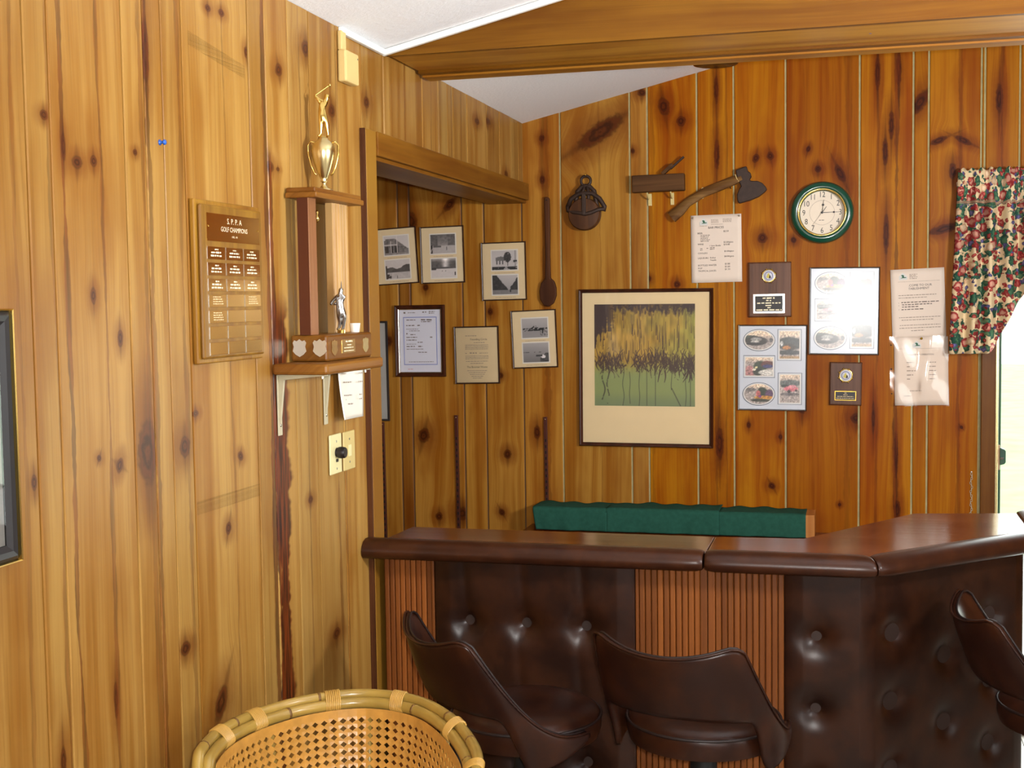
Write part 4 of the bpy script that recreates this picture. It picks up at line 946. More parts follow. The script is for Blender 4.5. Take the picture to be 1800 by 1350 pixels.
small_print(r, rows, M['ink_soft'], -0.0086, 'fine_print', 7)
pane(r, 0.190, 0.240, -0.0105)

r = on_back('framed_picture', 'tall pale picture in a thin black frame, half hidden by the alcove post', 'picture', -0.800, 1.448, 0.5)
frame_sides(r, 0.345, 0.443, 0.009, 0.018, M['black_frame'])
panel(r, 'mount', M['mat_grey'], -0.166, 0.166, -0.215, 0.215, -0.002, -0.010)
picture(r, -0.12, 0.09, -0.13, 0.16, -0.0106, ph_avenue, 20, 20, 'print')
pane(r, 0.330, 0.428, -0.0125)

# --- the big landscape print
def art(U, V):
    n = fbm(U, V, 5, 20); nv_ = vn(U, V*0.22, 60, 21); nf = fbm(U, V, 26, 22); nh = vn(U*0.15, V, 70, 23)
    och = np.array([168, 132, 52]); grn = np.array([142, 138, 62]); mos = np.array([136, 144, 88]); drk = np.array([62, 44, 40]); grd = np.array([112, 124, 90])
    def L_(a, b, t): return a*(1-t[..., None])+b*t[..., None]
    col = L_(och[None, None, :]*np.ones(U.shape+(1,)), grn, np.clip(S(U, 0.45, 1.05)*0.75+(n-0.5)*0.8+S(V, 0.5, 0.35)*0.5, 0, 1))
    col = L_(col, mos, S(V, 0.46, 0.28)); col = L_(col, grd, S(V, 0.16, 0.0)*0.8)
    col = col*(0.82+0.36*nv_[..., None]*S(V, 0.2, 0.6)[..., None]+0.18*(1-S(V, 0.2, 0.6))[..., None])
    top_ = S(V+0.10*(nf-0.5)+0.10*(nv_-0.5), 0.90, 0.955)*(1-0.35*(nf > 0.62)); left = S(V-0.62-1.05*(U-0.02)+0.22*(nv_-0.5)+0.10*(nh-0.5), 0.0, 0.06)*S(U, 0.26, 0.12)*(V > 0.56)
    col = L_(col, drk, np.clip(np.maximum(top_, left), 0, 1))
    band = np.exp(-((V-0.44-0.03*np.sin(U*7))/0.085)**2); gap = 1-0.95*np.exp(-((U-0.335)/0.075)**2)
    q = np.random.RandomState(11); pen = np.zeros(U.shape)
    def stroke(x0, z0, dx, dz, wd, bend=0.0):
        x1, z1 = x0+dx, z0+dz; l2 = dx*dx+dz*dz+1e-9; t = np.clip(((U-x0)*dx+(V-z0)*dz)/l2, 0, 1)
        ex = U-(x0+dx*t+bend*np.sin(t*3.14)); ez = V-(z0+dz*t); d = np.sqrt(ex*ex+ez*ez)/(wd*(1-0.75*t)+0.0012)
        np.maximum(pen, np.clip(1.5-d, 0, 1), out=pen)
    for k in range(330):
        x = q.uniform(0, 1)
        if 0.27 < x < 0.40 and q.rand() < 0.93: continue
        if 0.40 <= x < 0.47 and q.rand() < 0.5: continue
        big = 1.25 if x > 0.60 else 1.0; z0 = 0.415-0.03*(x > 0.7)+q.normal(0, 0.032); up = q.rand() < 0.62
        stroke(x, z0, q.normal(0, 0.034)*big, (q.uniform(0.03, 0.125) if up else -q.uniform(0.02, 0.09))*big, q.uniform(0.003, 0.0075), q.normal(0, 0.008))
    for k in range(46): stroke(q.uniform(0, 1), q.uniform(0.42, 0.85), q.normal(0, 0.004), q.uniform(0.04, 0.22), 0.0022)
    col = L_(col, np.array([64, 44, 42]), pen*0.93)
    for x0, z0, z1, wv in ((0.09, 0.06, 0.36, 4), (0.135, 0.02, 0.40, 3), (0.29, 0.0, 0.42, 2), (0.355, 0.02, 0.34, 1), (0.45, 0.0, 0.45, 1), (0.525, 0.0, 0.40, 0), (0.61, 0.0, 0.46, 0), (0.77, 0.16, 0.36, 1), (0.91, 0.0, 0.30, 1), (0.955, 0.0, 0.3, 0)):
        xl = x0+0.006*wv*np.sin(V*26+x0*40)*0.6; m = np.exp(-((U-xl)/(0.0030+0.0030*(wv > 2)))**2)*(1 if wv < 3 else (fbm(U, V, 30, 77) > 0.42))*(V > z0)*(V < z1); col = L_(col, np.array([56, 50, 42]), np.clip(m*0.9, 0, 1))
    dg = np.exp(-((U-(0.77+0.5*(0.18-V)))/0.005)**2)*(V < 0.18)*(V > 0.0); col = L_(col, np.array([56, 50, 42]), np.clip(dg*0.8, 0, 1))
    thin = (vn(U, V*0.05, 90, 41) > 0.80)*(V > 0.48)*(V < 0.9)*0.35; col = L_(col, np.array([90, 74, 50]), thin)
    return col
r = on_back('framed_art_print', 'large framed print of green and ochre reeds in a wide cream mount', 'picture', 0.518, 1.462, -0.3)
frame_sides(r, 0.566, 0.664, 0.0155, 0.024, M['frame_brown'])
panel(r, 'mount', M['mat_art'], -0.270, 0.270, -0.319, 0.319, -0.002, -0.011)
picture(r, -0.216, 0.208, -0.160, 0.268, -0.0117, art, 230, 230, 'art_print')
pane(r, 0.538, 0.636, -0.0150)

# --- plaques
def medal(par, x, z, rad, y):
    md_ = MB()
    pf = [(0.001, 0.0052), (rad*0.86, 0.0052), (rad*0.94, 0.004), (rad, 0.0022), (rad, 0.0)]
    md_.lathe(pf, 32, (x, y, z), 'y'); mo = md_.build('medallion', M['medal_face'], par, smooth='auto')
    b = MB(); b.tube([(x+rad*1.05*math.cos(a), y-0.002, z+rad*1.05*math.sin(a)) for a in [2*math.pi*i/32 for i in range(32)]], rad*0.12, 6, closed=True); b.build('medal_rim', M['gold'], mo, smooth=True)
    b = MB()
    for i in range(8):
        a = 2*math.pi*i/8+0.35; b.lathe([(0.0005, 0.006), (rad*0.15, 0.004), (rad*0.16, 0.0)], 8, (x+rad*1.22*math.cos(a), y, z+rad*1.22*math.sin(a)), 'y')
    b.build('rim_bead', M['gold'], mo, smooth=True)
    b = MB(); b.tube([(x+rad*0.68*math.cos(a), y-0.0054, z+rad*0.68*math.sin(a)) for a in [2*math.pi*i/32 for i in range(32)]], rad*0.11, 4, closed=True, flat=0.15); b.build('blue_ring', M['medal_blue'], mo)
    b = MB(); b.prism([(x-rad*.42, z-rad*.30), (x+rad*.08, z-rad*.42), (x+rad*.20, z+rad*.05), (x+rad*.05, z+rad*.45), (x-rad*.12, z+rad*.40), (x-rad*.30, z+rad*.05)], y-0.0060, y-0.0050); b.build('emblem', M['medal_yellow'], mo)
    b = MB(); b.prism([(x+rad*.02, z-rad*.46), (x+rad*.36, z-rad*.40), (x+rad*.32, z+rad*.0), (x+rad*.10, z+rad*.12)], y-0.0064, y-0.0050); b.build('emblem', M['ink'], mo)
r = on_back('award_plaque', 'larger walnut award plaque with medallion and silver-bordered black plate', 'plaque', 1.031, 1.782, 0.2)
panel(r, 'plaque_board', M['walnut'], -0.086, 0.086, -0.112, 0.112, 0, -0.018, 0.006)
frame_sides(r, 0.172, 0.224, 0.006, 0.0150, M['walnut_edge'], 'dark_edge')
medal(r, -0.003, 0.056, 0.024, -0.018)
pl = panel(r, 'name_plate', M['silver'], -0.066, 0.060, -0.096, -0.018, -0.018, -0.0195)
panel(pl, 'black_field', M['black'], -0.058, 0.052, -0.088, -0.026, -0.0195, -0.0198)
lettering(r, [('Sue BLACK', -0.003, -0.0345, 0.0105, 'CENTER', 1.0), ('BEST', -0.003, -0.0445, 0.0085, 'CENTER', 1.0), ('CLASSIC CAR COLLECTION', -0.003, -0.0545, 0.0078, 'CENTER', 0.95), ('RALLY', -0.003, -0.0645, 0.0085, 'CENTER', 1.0), ('2001', -0.003, -0.0735, 0.0065, 'CENTER', 1.0), ('SELKIRK INVITATIONAL', -0.003, -0.0825, 0.0078, 'CENTER', 1.0)][:0] + [], M['engrave'], -0.0201, 'engraving') if False else None
small_print(r, [(-0.028, -0.016, -0.0345, .0065), (-0.012, 0.020, -0.0345, .0075), (-0.014, 0.006, -0.0445, .006), (-0.050, 0.044, -0.0545, .006), (-0.017, 0.011, -0.0645, .006), (-0.009, 0.004, -0.0735, .005), (-0.054, 0.048, -0.0825, .006)], M['engrave'], -0.0201, 'engraving', 9)
r = on_back('award_plaque', 'smaller walnut award plaque with medallion and narrow gold-edged black plate', 'plaque', 1.331, 1.398, -1.0)
panel(r, 'plaque_board', M['walnut'], -0.063, 0.063, -0.087, 0.087, 0, -0.016, 0.005)
frame_sides(r, 0.126, 0.174, 0.005, 0.0135, M['walnut_edge'], 'dark_edge')
medal(r, 0.000, 0.034, 0.024, -0.016)
pl = panel(r, 'name_plate', M['brass_bright'], -0.042, 0.042, -0.067, -0.029, -0.016, -0.0172)
panel(pl, 'black_field', M['black'], -0.039, 0.039, -0.064, -0.032, -0.0172, -0.0175)
small_print(r, [(-0.004, 0.005, -0.037, .003), (-0.008, 0.008, -0.044, .003), (-0.032, 0.032, -0.051, .003), (-0.036, 0.036, -0.058, .003)], M['engrave_dim'], -0.0178, 'engraving', 10)

# --- collage frames
def mixc(a, b, t): return np.array(a)*(1-t[..., None])+np.array(b)*t[..., None]
def base_sky(U, V, hz): return mixc((176, 160, 152), (236, 206, 176), S(V, hz-0.1, hz+0.25))
def blob(col, U, V, x, z, rx, rz, c, soft=0.15): d = np.sqrt(((U-x)/rx)**2+((V-z)/rz)**2); return mixc(col, c, S(d, 1+soft, 1-soft)) if False else col*(1-S(d, 1+soft, 1-soft)[..., None])+np.array(c)*S(d, 1+soft, 1-soft)[..., None]
def car_a(U, V):
    n = fbm(U, V, 14, 51); c = base_sky(U, V, 0.6)
    c = blob(c, U, V, 0.2, 0.62, 0.35, 0.14, (70, 76, 66)); c = blob(c, U, V, 0.40, 0.45, 0.40, 0.24, (52, 46, 44)); c = blob(c, U, V, 0.40, 0.55, 0.20, 0.10, (150, 146, 140)); c = blob(c, U, V, 0.36, 0.42, 0.16, 0.06, (196, 188, 180)); c = blob(c, U, V, 0.30, 0.30, 0.26, 0.07, (38, 34, 34)); c = blob(c, U, V, 0.92, 0.5, 0.06, 0.12, (90, 86, 88)); return c*(0.82+0.36*n[..., None])
def car_b(U, V):
    n = fbm(U, V, 14, 52); c = base_sky(U, V, 0.7)
    c = blob(c, U, V, 0.5, 0.55, 0.7, 0.24, (62, 66, 62)); c = blob(c, U, V, 0.5, 0.42, 0.34, 0.12, (60, 50, 40)); c = blob(c, U, V, 0.35, 0.40, 0.22, 0.07, (190, 120, 46)); c = blob(c, U, V, 0.5, 0.22, 0.7, 0.09, (58, 60, 60)); c = blob(c, U, V, 0.5, 0.0, 0.8, 0.10, (176, 140, 96)); c = blob(c, U, V, 0.1, 0.55, 0.08, 0.09, (200, 196, 190)); return c*(0.75+0.5*n[..., None])
def car_c(U, V):
    n = fbm(U, V, 14, 53); c = base_sky(U, V, 0.75)
    c = blob(c, U, V, 0.55, 0.5, 0.26, 0.3, (56, 66, 48)); c = blob(c, U, V, 0.8, 0.62, 0.24, 0.2, (104, 54, 48)); c = blob(c, U, V, 0.82, 0.52, 0.2, 0.10, (60, 56, 110)); c = blob(c, U, V, 0.15, 0.2, 0.18, 0.35, (176, 120, 116)); c = blob(c, U, V, 0.45, 0.2, 0.18, 0.2, (44, 48, 36)); c = blob(c, U, V, 0.82, 0.18, 0.34, 0.16, (214, 206, 196)); c = blob(c, U, V, 0.40, 0.45, 0.05, 0.06, (236, 220, 160)); c = blob(c, U, V, 0.32, 0.34, 0.06, 0.07, (226, 214, 190)); return c*(0.75+0.5*n[..., None])
def car_d(U, V):
    n = fbm(U, V, 14, 54); c = base_sky(U, V, 0.72)
    c = blob(c, U, V, 0.2, 0.72, 0.2, 0.1, (120, 112, 108)); c = blob(c, U, V, 0.62, 0.58, 0.18, 0.26, (44, 56, 42)); c = blob(c, U, V, 0.86, 0.5, 0.14, 0.22, (96, 62, 96)); c = blob(c, U, V, 0.68, 0.32, 0.34, 0.10, (206, 140, 52)); c = blob(c, U, V, 0.56, 0.18, 0.34, 0.08, (58, 60, 46)); c = blob(c, U, V, 0.48, 0.52, 0.08, 0.16, (190, 96, 92)); c = blob(c, U, V, 0.55, 0.38, 0.05, 0.06, (150, 60, 150)); return c*(0.75+0.5*n[..., None])
def car_e(U, V):
    n = fbm(U, V, 14, 55); c = base_sky(U, V, 0.8)
    c = blob(c, U, V, 0.5, 0.70, 0.6, 0.12, (104, 108, 104)); c = blob(c, U, V, 0.25, 0.6, 0.2, 0.06, (52, 62, 56)); c = blob(c, U, V, 0.55, 0.50, 0.36, 0.10, (222, 116, 126)); c = blob(c, U, V, 0.62, 0.58, 0.2, 0.06, (232, 150, 156)); c = blob(c, U, V, 0.45, 0.40, 0.09, 0.06, (50, 40, 42)); c = blob(c, U, V, 0.82, 0.44, 0.06, 0.05, (60, 46, 48)); c = blob(c, U, V, 0.5, 0.30, 0.5, 0.05, (110, 100, 100)); return c*(0.80+0.4*n[..., None])
def collage(label, x, z, w_, h_, ccw, fns, wash):
    r = on_back('collage_frame', label, 'picture frame', x, z, ccw, 'silver framed five-photo collages')
    frame_sides(r, w_, h_, 0.0065, 0.016, M['pewter'])
    panel(r, 'mount', M['collage_mat'], -w_/2+.005, w_/2-.005, -h_/2+.005, h_/2-.005, -0.002, -0.009)
    W, H = w_, h_
    # (x0,x1,z0,z1) as shares of the frame, oval?
    sp = [(0.075, 0.535, 0.695, 0.945, True), (0.525*0+0.575, 0.915, 0.585, 0.945, False), (0.080, 0.535, 0.385, 0.640, False), (0.070, 0.540, 0.060, 0.325, True), (0.585, 0.925, 0.075, 0.440, False)]
    for (a, b_, c_, d_, ov), fn in zip(sp, fns):
        x0, x1, z0, z1 = -W/2+a*W, -W/2+b_*W, -H/2+c_*H, -H/2+d_*H; cx, cz, rx, rz = (x0+x1)/2, (z0+z1)/2, (x1-x0)/2, (z1-z0)/2
        b = MB()
        if ov:
            b.tube([(cx+rx*math.cos(t), -0.0094, cz+rz*math.sin(t)) for t in [2*math.pi*i/40 for i in range(40)]], 0.0013, 4, closed=True, flat=1)
            ln = b.build('printed_line', M['clock_ink'], r)
            m2 = MB(); m2.lathe([(0.001, 0.0), (1.0, 0.0), (1.0, -0.0004)], 40); 
            pb = MB(); pb.prism([(cx+(rx-.003)*math.cos(t), cz+(rz-.003)*math.sin(t)) for t in [2*math.pi*i/40 for i in range(40)]], -0.0096, -0.0090); card = pb.build('photo_card', M['photo_white'], r)
            picture(card, cx-rx+.007, cx+rx-.007, cz-rz+.006, cz+rz-.006, -0.0100, wash(fn), 34, 34, oval=True)
        else:
            b.tube([(x0, -0.0094, z0), (x1, -0.0094, z0), (x1, -0.0094, z1), (x0, -0.0094, z1)], 0.0013, 4, closed=True); b.build('printed_line', M['clock_ink'], r)
            card = panel(r, 'photo_card', M['photo_white'], x0+.004, x1-.004, z0+.004, z1-.004, -0.0090, -0.0096)
            picture(card, x0+.008, x1-.008, z0+.008, z1-.008, -0.0100, wash(fn), 34, 40)
    pn = pane(r, w_-.012, h_-.012, -0.0125); pn.data.materials[0] = M['acrylic']; r.rotation_euler.x = math.radians(-0.5)
    return r
def idw(fn): return lambda U, V: fn(U, V)*(0.45+0.95*fbm(U, V, 30, 90)[..., None])
collage('silver framed collage of five colour car snapshots, lower left of the other collage', 1.041, 1.463, 0.277, 0.352, -0.5, [car_a, car_b, car_c, car_d, car_e], idw)
collage('silver framed collage washed out by the flash, above the smaller plaque', 1.325, 1.691, 0.274, 0.353, -0.7, [car_d, car_c, car_e, car_a, car_b], idw)

# --- papers
def sheet(par, w_, h_, curl, mat, y=-0.0015, n=12, name='sheet', th=0.0006):
    def fn(u, v):
        x = (u-.5)*w_; z = (v-.5)*h_; return (x, y-curl(u, v), z)
    a = MB().grid(fn, n, n); o = a.build(name, mat, par, smooth=True)
    if th < 0.0003: return o
    md = o.modifiers.new('thick', 'SOLIDIFY'); md.thickness = th; md.offset = 0; return o
def letterhead(par, x, z, y, s=1.0):
    MB().prism([(x-.016*s, z-.011*s), (x+.016*s, z-.011*s), (x+.017*s, z+.002*s), (x, z+.018*s), (x-.017*s, z+.002*s)], y, y+0.0003).build('printed_emblem', M['mat_grey'], par)
    MB().prism([(x-.010*s, z-.004*s), (x+.013*s, z-.003*s), (x+.012*s, z+.0*s), (x+.004*s, z+.001*s), (x+.005*s, z+.006*s), (x, z+.010*s), (x-.007*s, z+.008*s), (x-.003*s, z+.003*s), (x-.002*s, z)], y-0.0003, y).build('printed_emblem', M['ink_green'], par)
r = on_back('price_list', 'white sheet of bar prices pinned above the larger walnut plaque', 'notice', 0.815, 1.954, 0.6)
sheet(r, 0.206, 0.277, lambda u, v: 0.0015+0.002*(1-v)**2*(1-u), M['paper'])
Y_ = -0.0050
letterhead(r, -0.050, 0.108, Y_)
small_print(r, [(-0.020, 0.010, 0.118-.004*k, .0022) for k in range(4)]+[(0.028, 0.064, 0.120-.004*k, .0022) for k in range(4)]+[(-0.02, 0.03, 0.099, .0018), (-0.066, -0.035, 0.094, .002)], M['ink_soft'], Y_, 'fine_print', 11)
lettering(r, [('BAR PRICES', 0.0, 0.086, 0.0125, 'CENTER', 1.0), ('BEER', -0.076, 0.064, 0.0095, 'LEFT', 1.0), ('$2.50', 0.030, 0.070, 0.0095, 'LEFT', 1.0), ('WINE', -0.076, 0.019, 0.0095, 'LEFT', 1.0), ('$3.50/glass', 0.030, 0.025, 0.0090, 'LEFT', 1.0), ('$15.00', 0.030, 0.015, 0.0090, 'LEFT', 1.0), ('1 Litre Bottle', -0.028, 0.012, 0.0085, 'LEFT', 1.0), ('COOLERS', -0.076, -0.018, 0.0090, 'LEFT', 1.0), ('$3.00/glass', 0.032, -0.012, 0.0090, 'LEFT', 1.0), ('LIQUEURS', -0.076, -0.038, 0.0095, 'LEFT', 1.0), ('Kahlua', -0.026, -0.037, 0.0085, 'LEFT', 1.0), ('Tequila', -0.026, -0.047, 0.0085, 'LEFT', 1.0), ('$4.00/glass', 0.032, -0.033, 0.0090, 'LEFT', 1.0),
              ('BOTTLED WATER', -0.076, -0.068, 0.0095, 'LEFT', 1.0), ('POP', -0.076, -0.080, 0.0095, 'LEFT', 1.0), ('TROPICAL JUICES', -0.076, -0.091, 0.0095, 'LEFT', 1.0), ('$1.00', 0.034, -0.064, 0.0095, 'LEFT', 1.0), ('$1.00', 0.034, -0.075, 0.0095, 'LEFT', 1.0), ('$1.50', 0.034, -0.086, 0.0095, 'LEFT', 1.0)], M['ink'], Y_, 'lettering')
small_print(r, [(-0.064, -0.026-.004*(k % 3), 0.056-.0062*k, .003) for k in range(5)]+[(-0.066, -0.055, 0.001, .003), (-0.066, -0.056, -0.005, .003), (-0.040, -0.033, 0.002, .003), (-0.026, -0.006, 0.004, .003), (-0.026, -0.008, -0.002, .003)], M['ink_mid'], Y_, 'fine_print', 12)
for px_, pz_ in ((-0.095, 0.128), (0.094, 0.130)): MB().lathe([(0.0005, 0.006), (0.004, 0.005), (0.0042, 0.002), (0.0015, 0.0)], 10, (px_, -0.003, pz_), 'y').build('pushpin', M['silver'], r, smooth=True)

r = on_back('rules_notice', 'laminated house rules sheet pinned beside the flowered curtain', 'notice', 1.609, 1.716, 2.0)
sheet(r, 0.204, 0.279, lambda u, v: 0.001+0.004*(1-u)**3, M['paper'])
letterhead(r, -0.055, 0.108, -0.0052)
lettering(r, [('WELCOME TO OUR', -0.002, 0.074, 0.0125, 'CENTER', 1.0), ('ESTABLISHMENT', -0.002, 0.061, 0.0125, 'CENTER', 1.0)], M['ink'], -0.0040, 'lettering')
small_print(r, [(-0.030, 0.0-.003*(k % 2), 0.118-.0055*k, .003) for k in range(4)]+[(-0.095, 0.085, 0.090, .0014)]+[(-0.078, 0.070, 0.036, .0032), (-0.078, 0.034, 0.026, .0032), (-0.090, 0.082, -0.052, .0032), (-0.065, 0.055, -0.062, .0032), (-0.088, 0.082, -0.083, .0032), (-0.09, 0.082, -0.094, .0032), (-0.03, 0.02, -0.105, .0032)], M['ink_soft'], -0.0054, 'fine_print', 13)
small_print(r, [(-0.064, 0.078, 0.008, .0045), (-0.062, 0.052, -0.001, .0045), (-0.062, 0.0, -0.010, .0045), (-0.064, 0.020, -0.020, .0045), (-0.076, -0.073, 0.006, .004), (-0.076, -0.073, -0.004, .004), (-0.076, -0.073, -0.020, .004)], M['ink_mid'], -0.0054, 'fine_print', 14)
r = on_back('sleeved_notice', 'printed sheet in a shiny plastic sleeve, hanging under the house rules', 'notice', 1.622, 1.449, 1.0)
sheet(r, 0.204, 0.272, lambda u, v: 0.006, M['paper'])
letterhead(r, -0.016, 0.104, -0.0092)
lettering(r, [('HOURS OF OPERATION', 0.0, 0.066, 0.0090, 'CENTER', 1.0)], M['ink_mid'], -0.0088)
small_print(r, [(-0.09, 0.09, 0.090, .0012)]+[(-0.055, -0.055+wd, 0.035-.0165*k, .004) for k, wd in enumerate((.026, .012, .034, .024, .012))]+[(0.030, 0.056, 0.035-.0165*k, .004) for k in range(5)]+[(-0.045, 0.0, -0.078, .003), (-0.07, -0.045, -0.098, .003)], M['ink_soft'], -0.0088, 'fine_print', 15)
def slv(u, v): return 0.0095+0.004*math.sin(u*9+v*4)*math.sin(v*5+1)+0.010*math.exp(-((u-0.62-0.15*(v-.5))/0.10)**2)*(0.4+0.6*math.sin(v*3.1))
o = sheet(r, 0.224, 0.280, slv, M['sleeve'], n=26, name='plastic_sleeve', th=0.0002); o.location.x = -0.008
for k, z_ in enumerate((0.106, 0.010, -0.088)): MB().lathe([(0.0028, 0.0004), (0.0028, 0.0), (0.0008, 0.0)], 10, (-0.114, -0.0115, z_), 'y').build('punch_hole', M['hole'], r)
MB().lathe([(0.0005, 0.008), (0.0045, 0.007), (0.005, 0.003), (0.002, 0.0)], 12, (0.002, -0.014, 0.130), 'y').build('pushpin', M['gold_pin'], r, smooth=True)

# --- clock
r = on_back('wall_clock', 'round green wall clock with a gold ring and white numbered face', 'clock', 1.238, 2.087, 0)
MB().lathe([(0.085, 0.005), (0.090, 0.034), (0.096, 0.040), (0.106, 0.0405), (0.116, 0.036), (0.1225, 0.026), (0.124, 0.014), (0.122, 0.0)], 64, axis='y').build('case', M['green_clock'], r, smooth=True)
MB().tube([(0.0925*math.cos(a), -0.036, 0.0925*math.sin(a)) for a in [2*math.pi*i/64 for i in range(64)]], 0.0050, 10, closed=True).build('gold_ring', M['gold'], r, smooth=True)
dial = MB().lathe([(0.001, 0.012), (0.091, 0.012), (0.091, 0.002)], 64, axis='y').build('dial', M['clock_face'], r)
lettering(r, [(str(h), 0.0715*math.sin(math.radians(30*h)), 0.0715*math.cos(math.radians(30*h)), 0.0315, 'CENTER', 0.82) for h in range(1, 13)], M['clock_ink'], -0.0125, 'numerals', 3)
MB().tube([(0.049*math.cos(a), -0.0122, 0.049*math.sin(a)) for a in [2*math.pi*i/48 for i in range(48)]], 0.0006, 4, closed=True).build('dial_line', M['ink_soft'], r)
small_print(r, [(-0.012, 0.010, -0.030, .0032)], M['ink_mid'], -0.0125, 'maker_line', 16)
def hand(name, deg, l, wd, tail=0.0, dot=None, y=-0.015, mat='clock_ink'):
    a = math.radians(deg); d = Vector((math.sin(a), 0, math.cos(a))); s_ = Vector((d.z, 0, -d.x)); b = MB()
    p = [Vector((0, y, 0))-d*tail-s_*wd, Vector((0, y, 0))-d*tail+s_*wd, d*l+Vector((0, y, 0))+s_*wd*.4, d*l+Vector((0, y, 0))-s_*wd*.4]
    b.add([q+Vector((0, k, 0)) for k in (0, 0.001) for q in p], [(0, 1, 2, 3), (7, 6, 5, 4), (0, 4, 5, 1), (1, 5, 6, 2), (2, 6, 7, 3), (3, 7, 4, 0)])
    if dot: b.lathe([(0.0005, 0.001), (dot[1], 0.001), (dot[1], 0.0)], 12, (d.x*dot[0], y, d.z*dot[0]), 'y')
    return b.build(name, M[mat], r)
hand('minute_hand', 89, 0.072, 0.0013, 0.0, (0.046, 0.0040)); hand('hour_hand', 8, 0.052, 0.0013, 0.0, (0.031, 0.0045), -0.0165); hand('alarm_hand', 36, 0.030, 0.0016, 0.0, None, -0.014); hand('second_hand', 217, 0.062, 0.0006, 0.012, None, -0.018, 'ink_mid')
MB().lathe([(0.0005, 0.021), (0.0045, 0.0205), (0.0045, 0.012)], 14, axis='y').build('hub', M['clock_ink'], r, smooth='auto')
MB().add([(0.091*math.cos(2*math.pi*i/48), -0.030, 0.091*math.sin(2*math.pi*i/48)) for i in range(48)], [tuple(range(48))]).build('pane', M['glass'], r)

# --- old tools
r = on_back('wooden_spoon', 'long dark wooden stirring spoon hung beside the alcove opening', 'spoon', 0.104, 1.955, 0.0)
pts = []; outl = [(-0.011, 0.225), (-0.008, 0.232), (0.0, 0.235), (0.008, 0.232), (0.012, 0.225), (0.013, 0.1), (0.011, -0.02), (0.013, -0.110), (0.028, -0.122), (0.037, -0.150), (0.037, -0.185), (0.026, -0.215), (0.004, -0.231), (-0.018, -0.225), (-0.034, -0.200), (-0.037, -0.165), (-0.030, -0.130), (-0.012, -0.112), (-0.009, -0.02), (-0.009, 0.1)]
MB().prism(list(reversed(outl)), -0.022, -0.004).build('handle_and_bowl', M['spoon_wood'], r, bevel=0.004)
MB().lathe([(0.0005, 0.004), (0.003, 0.003), (0.003, 0.0)], 8, (0.0, -0.022, 0.220), 'y').build('nail', M['hole'], r)

r = on_back('barn_pulley', 'old dark iron and wood barn pulley hung by its ring', 'pulley', 0.276, 2.13, 0.0)
ring = lambda cx, cz, rx, rz, y, k=28: [(cx+rx*math.cos(a), y, cz+rz*math.sin(a)) for a in [2*math.pi*i/k for i in range(k)]]
MB().tube(ring(0.0, 0.118, 0.0205, 0.0205, -0.030), 0.0062, 8, closed=True).build('hanging_ring', M['iron'], r, smooth=True)
MB().tube([(0.0, -0.001, 0.135), (0.0, -0.028, 0.134), (0.0, -0.038, 0.140), (0.0, -0.040, 0.150)], 0.0022, 6).build('wall_hook', M['brass_bright'], r, smooth=True)
MB().tube([(-0.050, -0.030, -0.02), (-0.043, -0.030, 0.035), (-0.036, -0.030, 0.075), (-0.018, -0.030, 0.093), (0.0, -0.032, 0.097), (0.018, -0.030, 0.093), (0.036, -0.030, 0.075), (0.043, -0.030, 0.035), (0.052, -0.030, -0.02)], 0.0098, 8).build('outer_strap', M['iron'], r, smooth=True)
for sx in (-1, 1): MB().tube([(sx*0.004, -0.034, 0.094), (sx*0.013, -0.036, 0.070), (sx*0.012, -0.038, 0.040), (sx*0.016, -0.040, 0.0)], 0.0078, 8).build('inner_strap', M['iron'], r, smooth=True)
MB().tube([(-0.078, -0.032, 0.012), (-0.062, -0.036, 0.045), (-0.030, -0.038, 0.064), (0.0, -0.040, 0.066), (0.030, -0.038, 0.064), (0.060, -0.036, 0.042), (0.080, -0.032, 0.008), (0.074, -0.032, -0.010)], 0.0100, 8).build('rope_guard', M['iron'], r, smooth=True)
MB().tube([(-0.078, -0.034, 0.014), (-0.076, -0.036, -0.004), (-0.052, -0.046, -0.012), (-0.024, -0.050, -0.016), (0.0, -0.051, -0.022), (0.026, -0.050, -0.016), (0.054, -0.046, -0.004), (0.074, -0.036, 0.0), (0.078, -0.034, -0.006)], 0.0085, 8).build('rope_guard', M['iron'], r, smooth=True)
MB().lathe([(0.002, 0.052), (0.020, 0.052), (0.045, 0.050), (0.064, 0.048), (0.068, 0.040), (0.057, 0.030), (0.057, 0.024), (0.068, 0.014), (0.064, 0.006), (0.002, 0.004)], 40, (-0.006, 0.0, -0.020), 'y').build('sheave', M['pulley_wood'], r, smooth='auto')
MB().box(-0.013, 0.004, -0.058, -0.050, -0.022, 0.062).build('side_strap', M['iron'], r, bevel=0.002)
MB().lathe([(0.001, 0.063), (0.009, 0.062), (0.010, 0.050)], 14, (-0.005, 0, -0.016), 'y').build('axle_pin', M['iron'], r, smooth='auto')

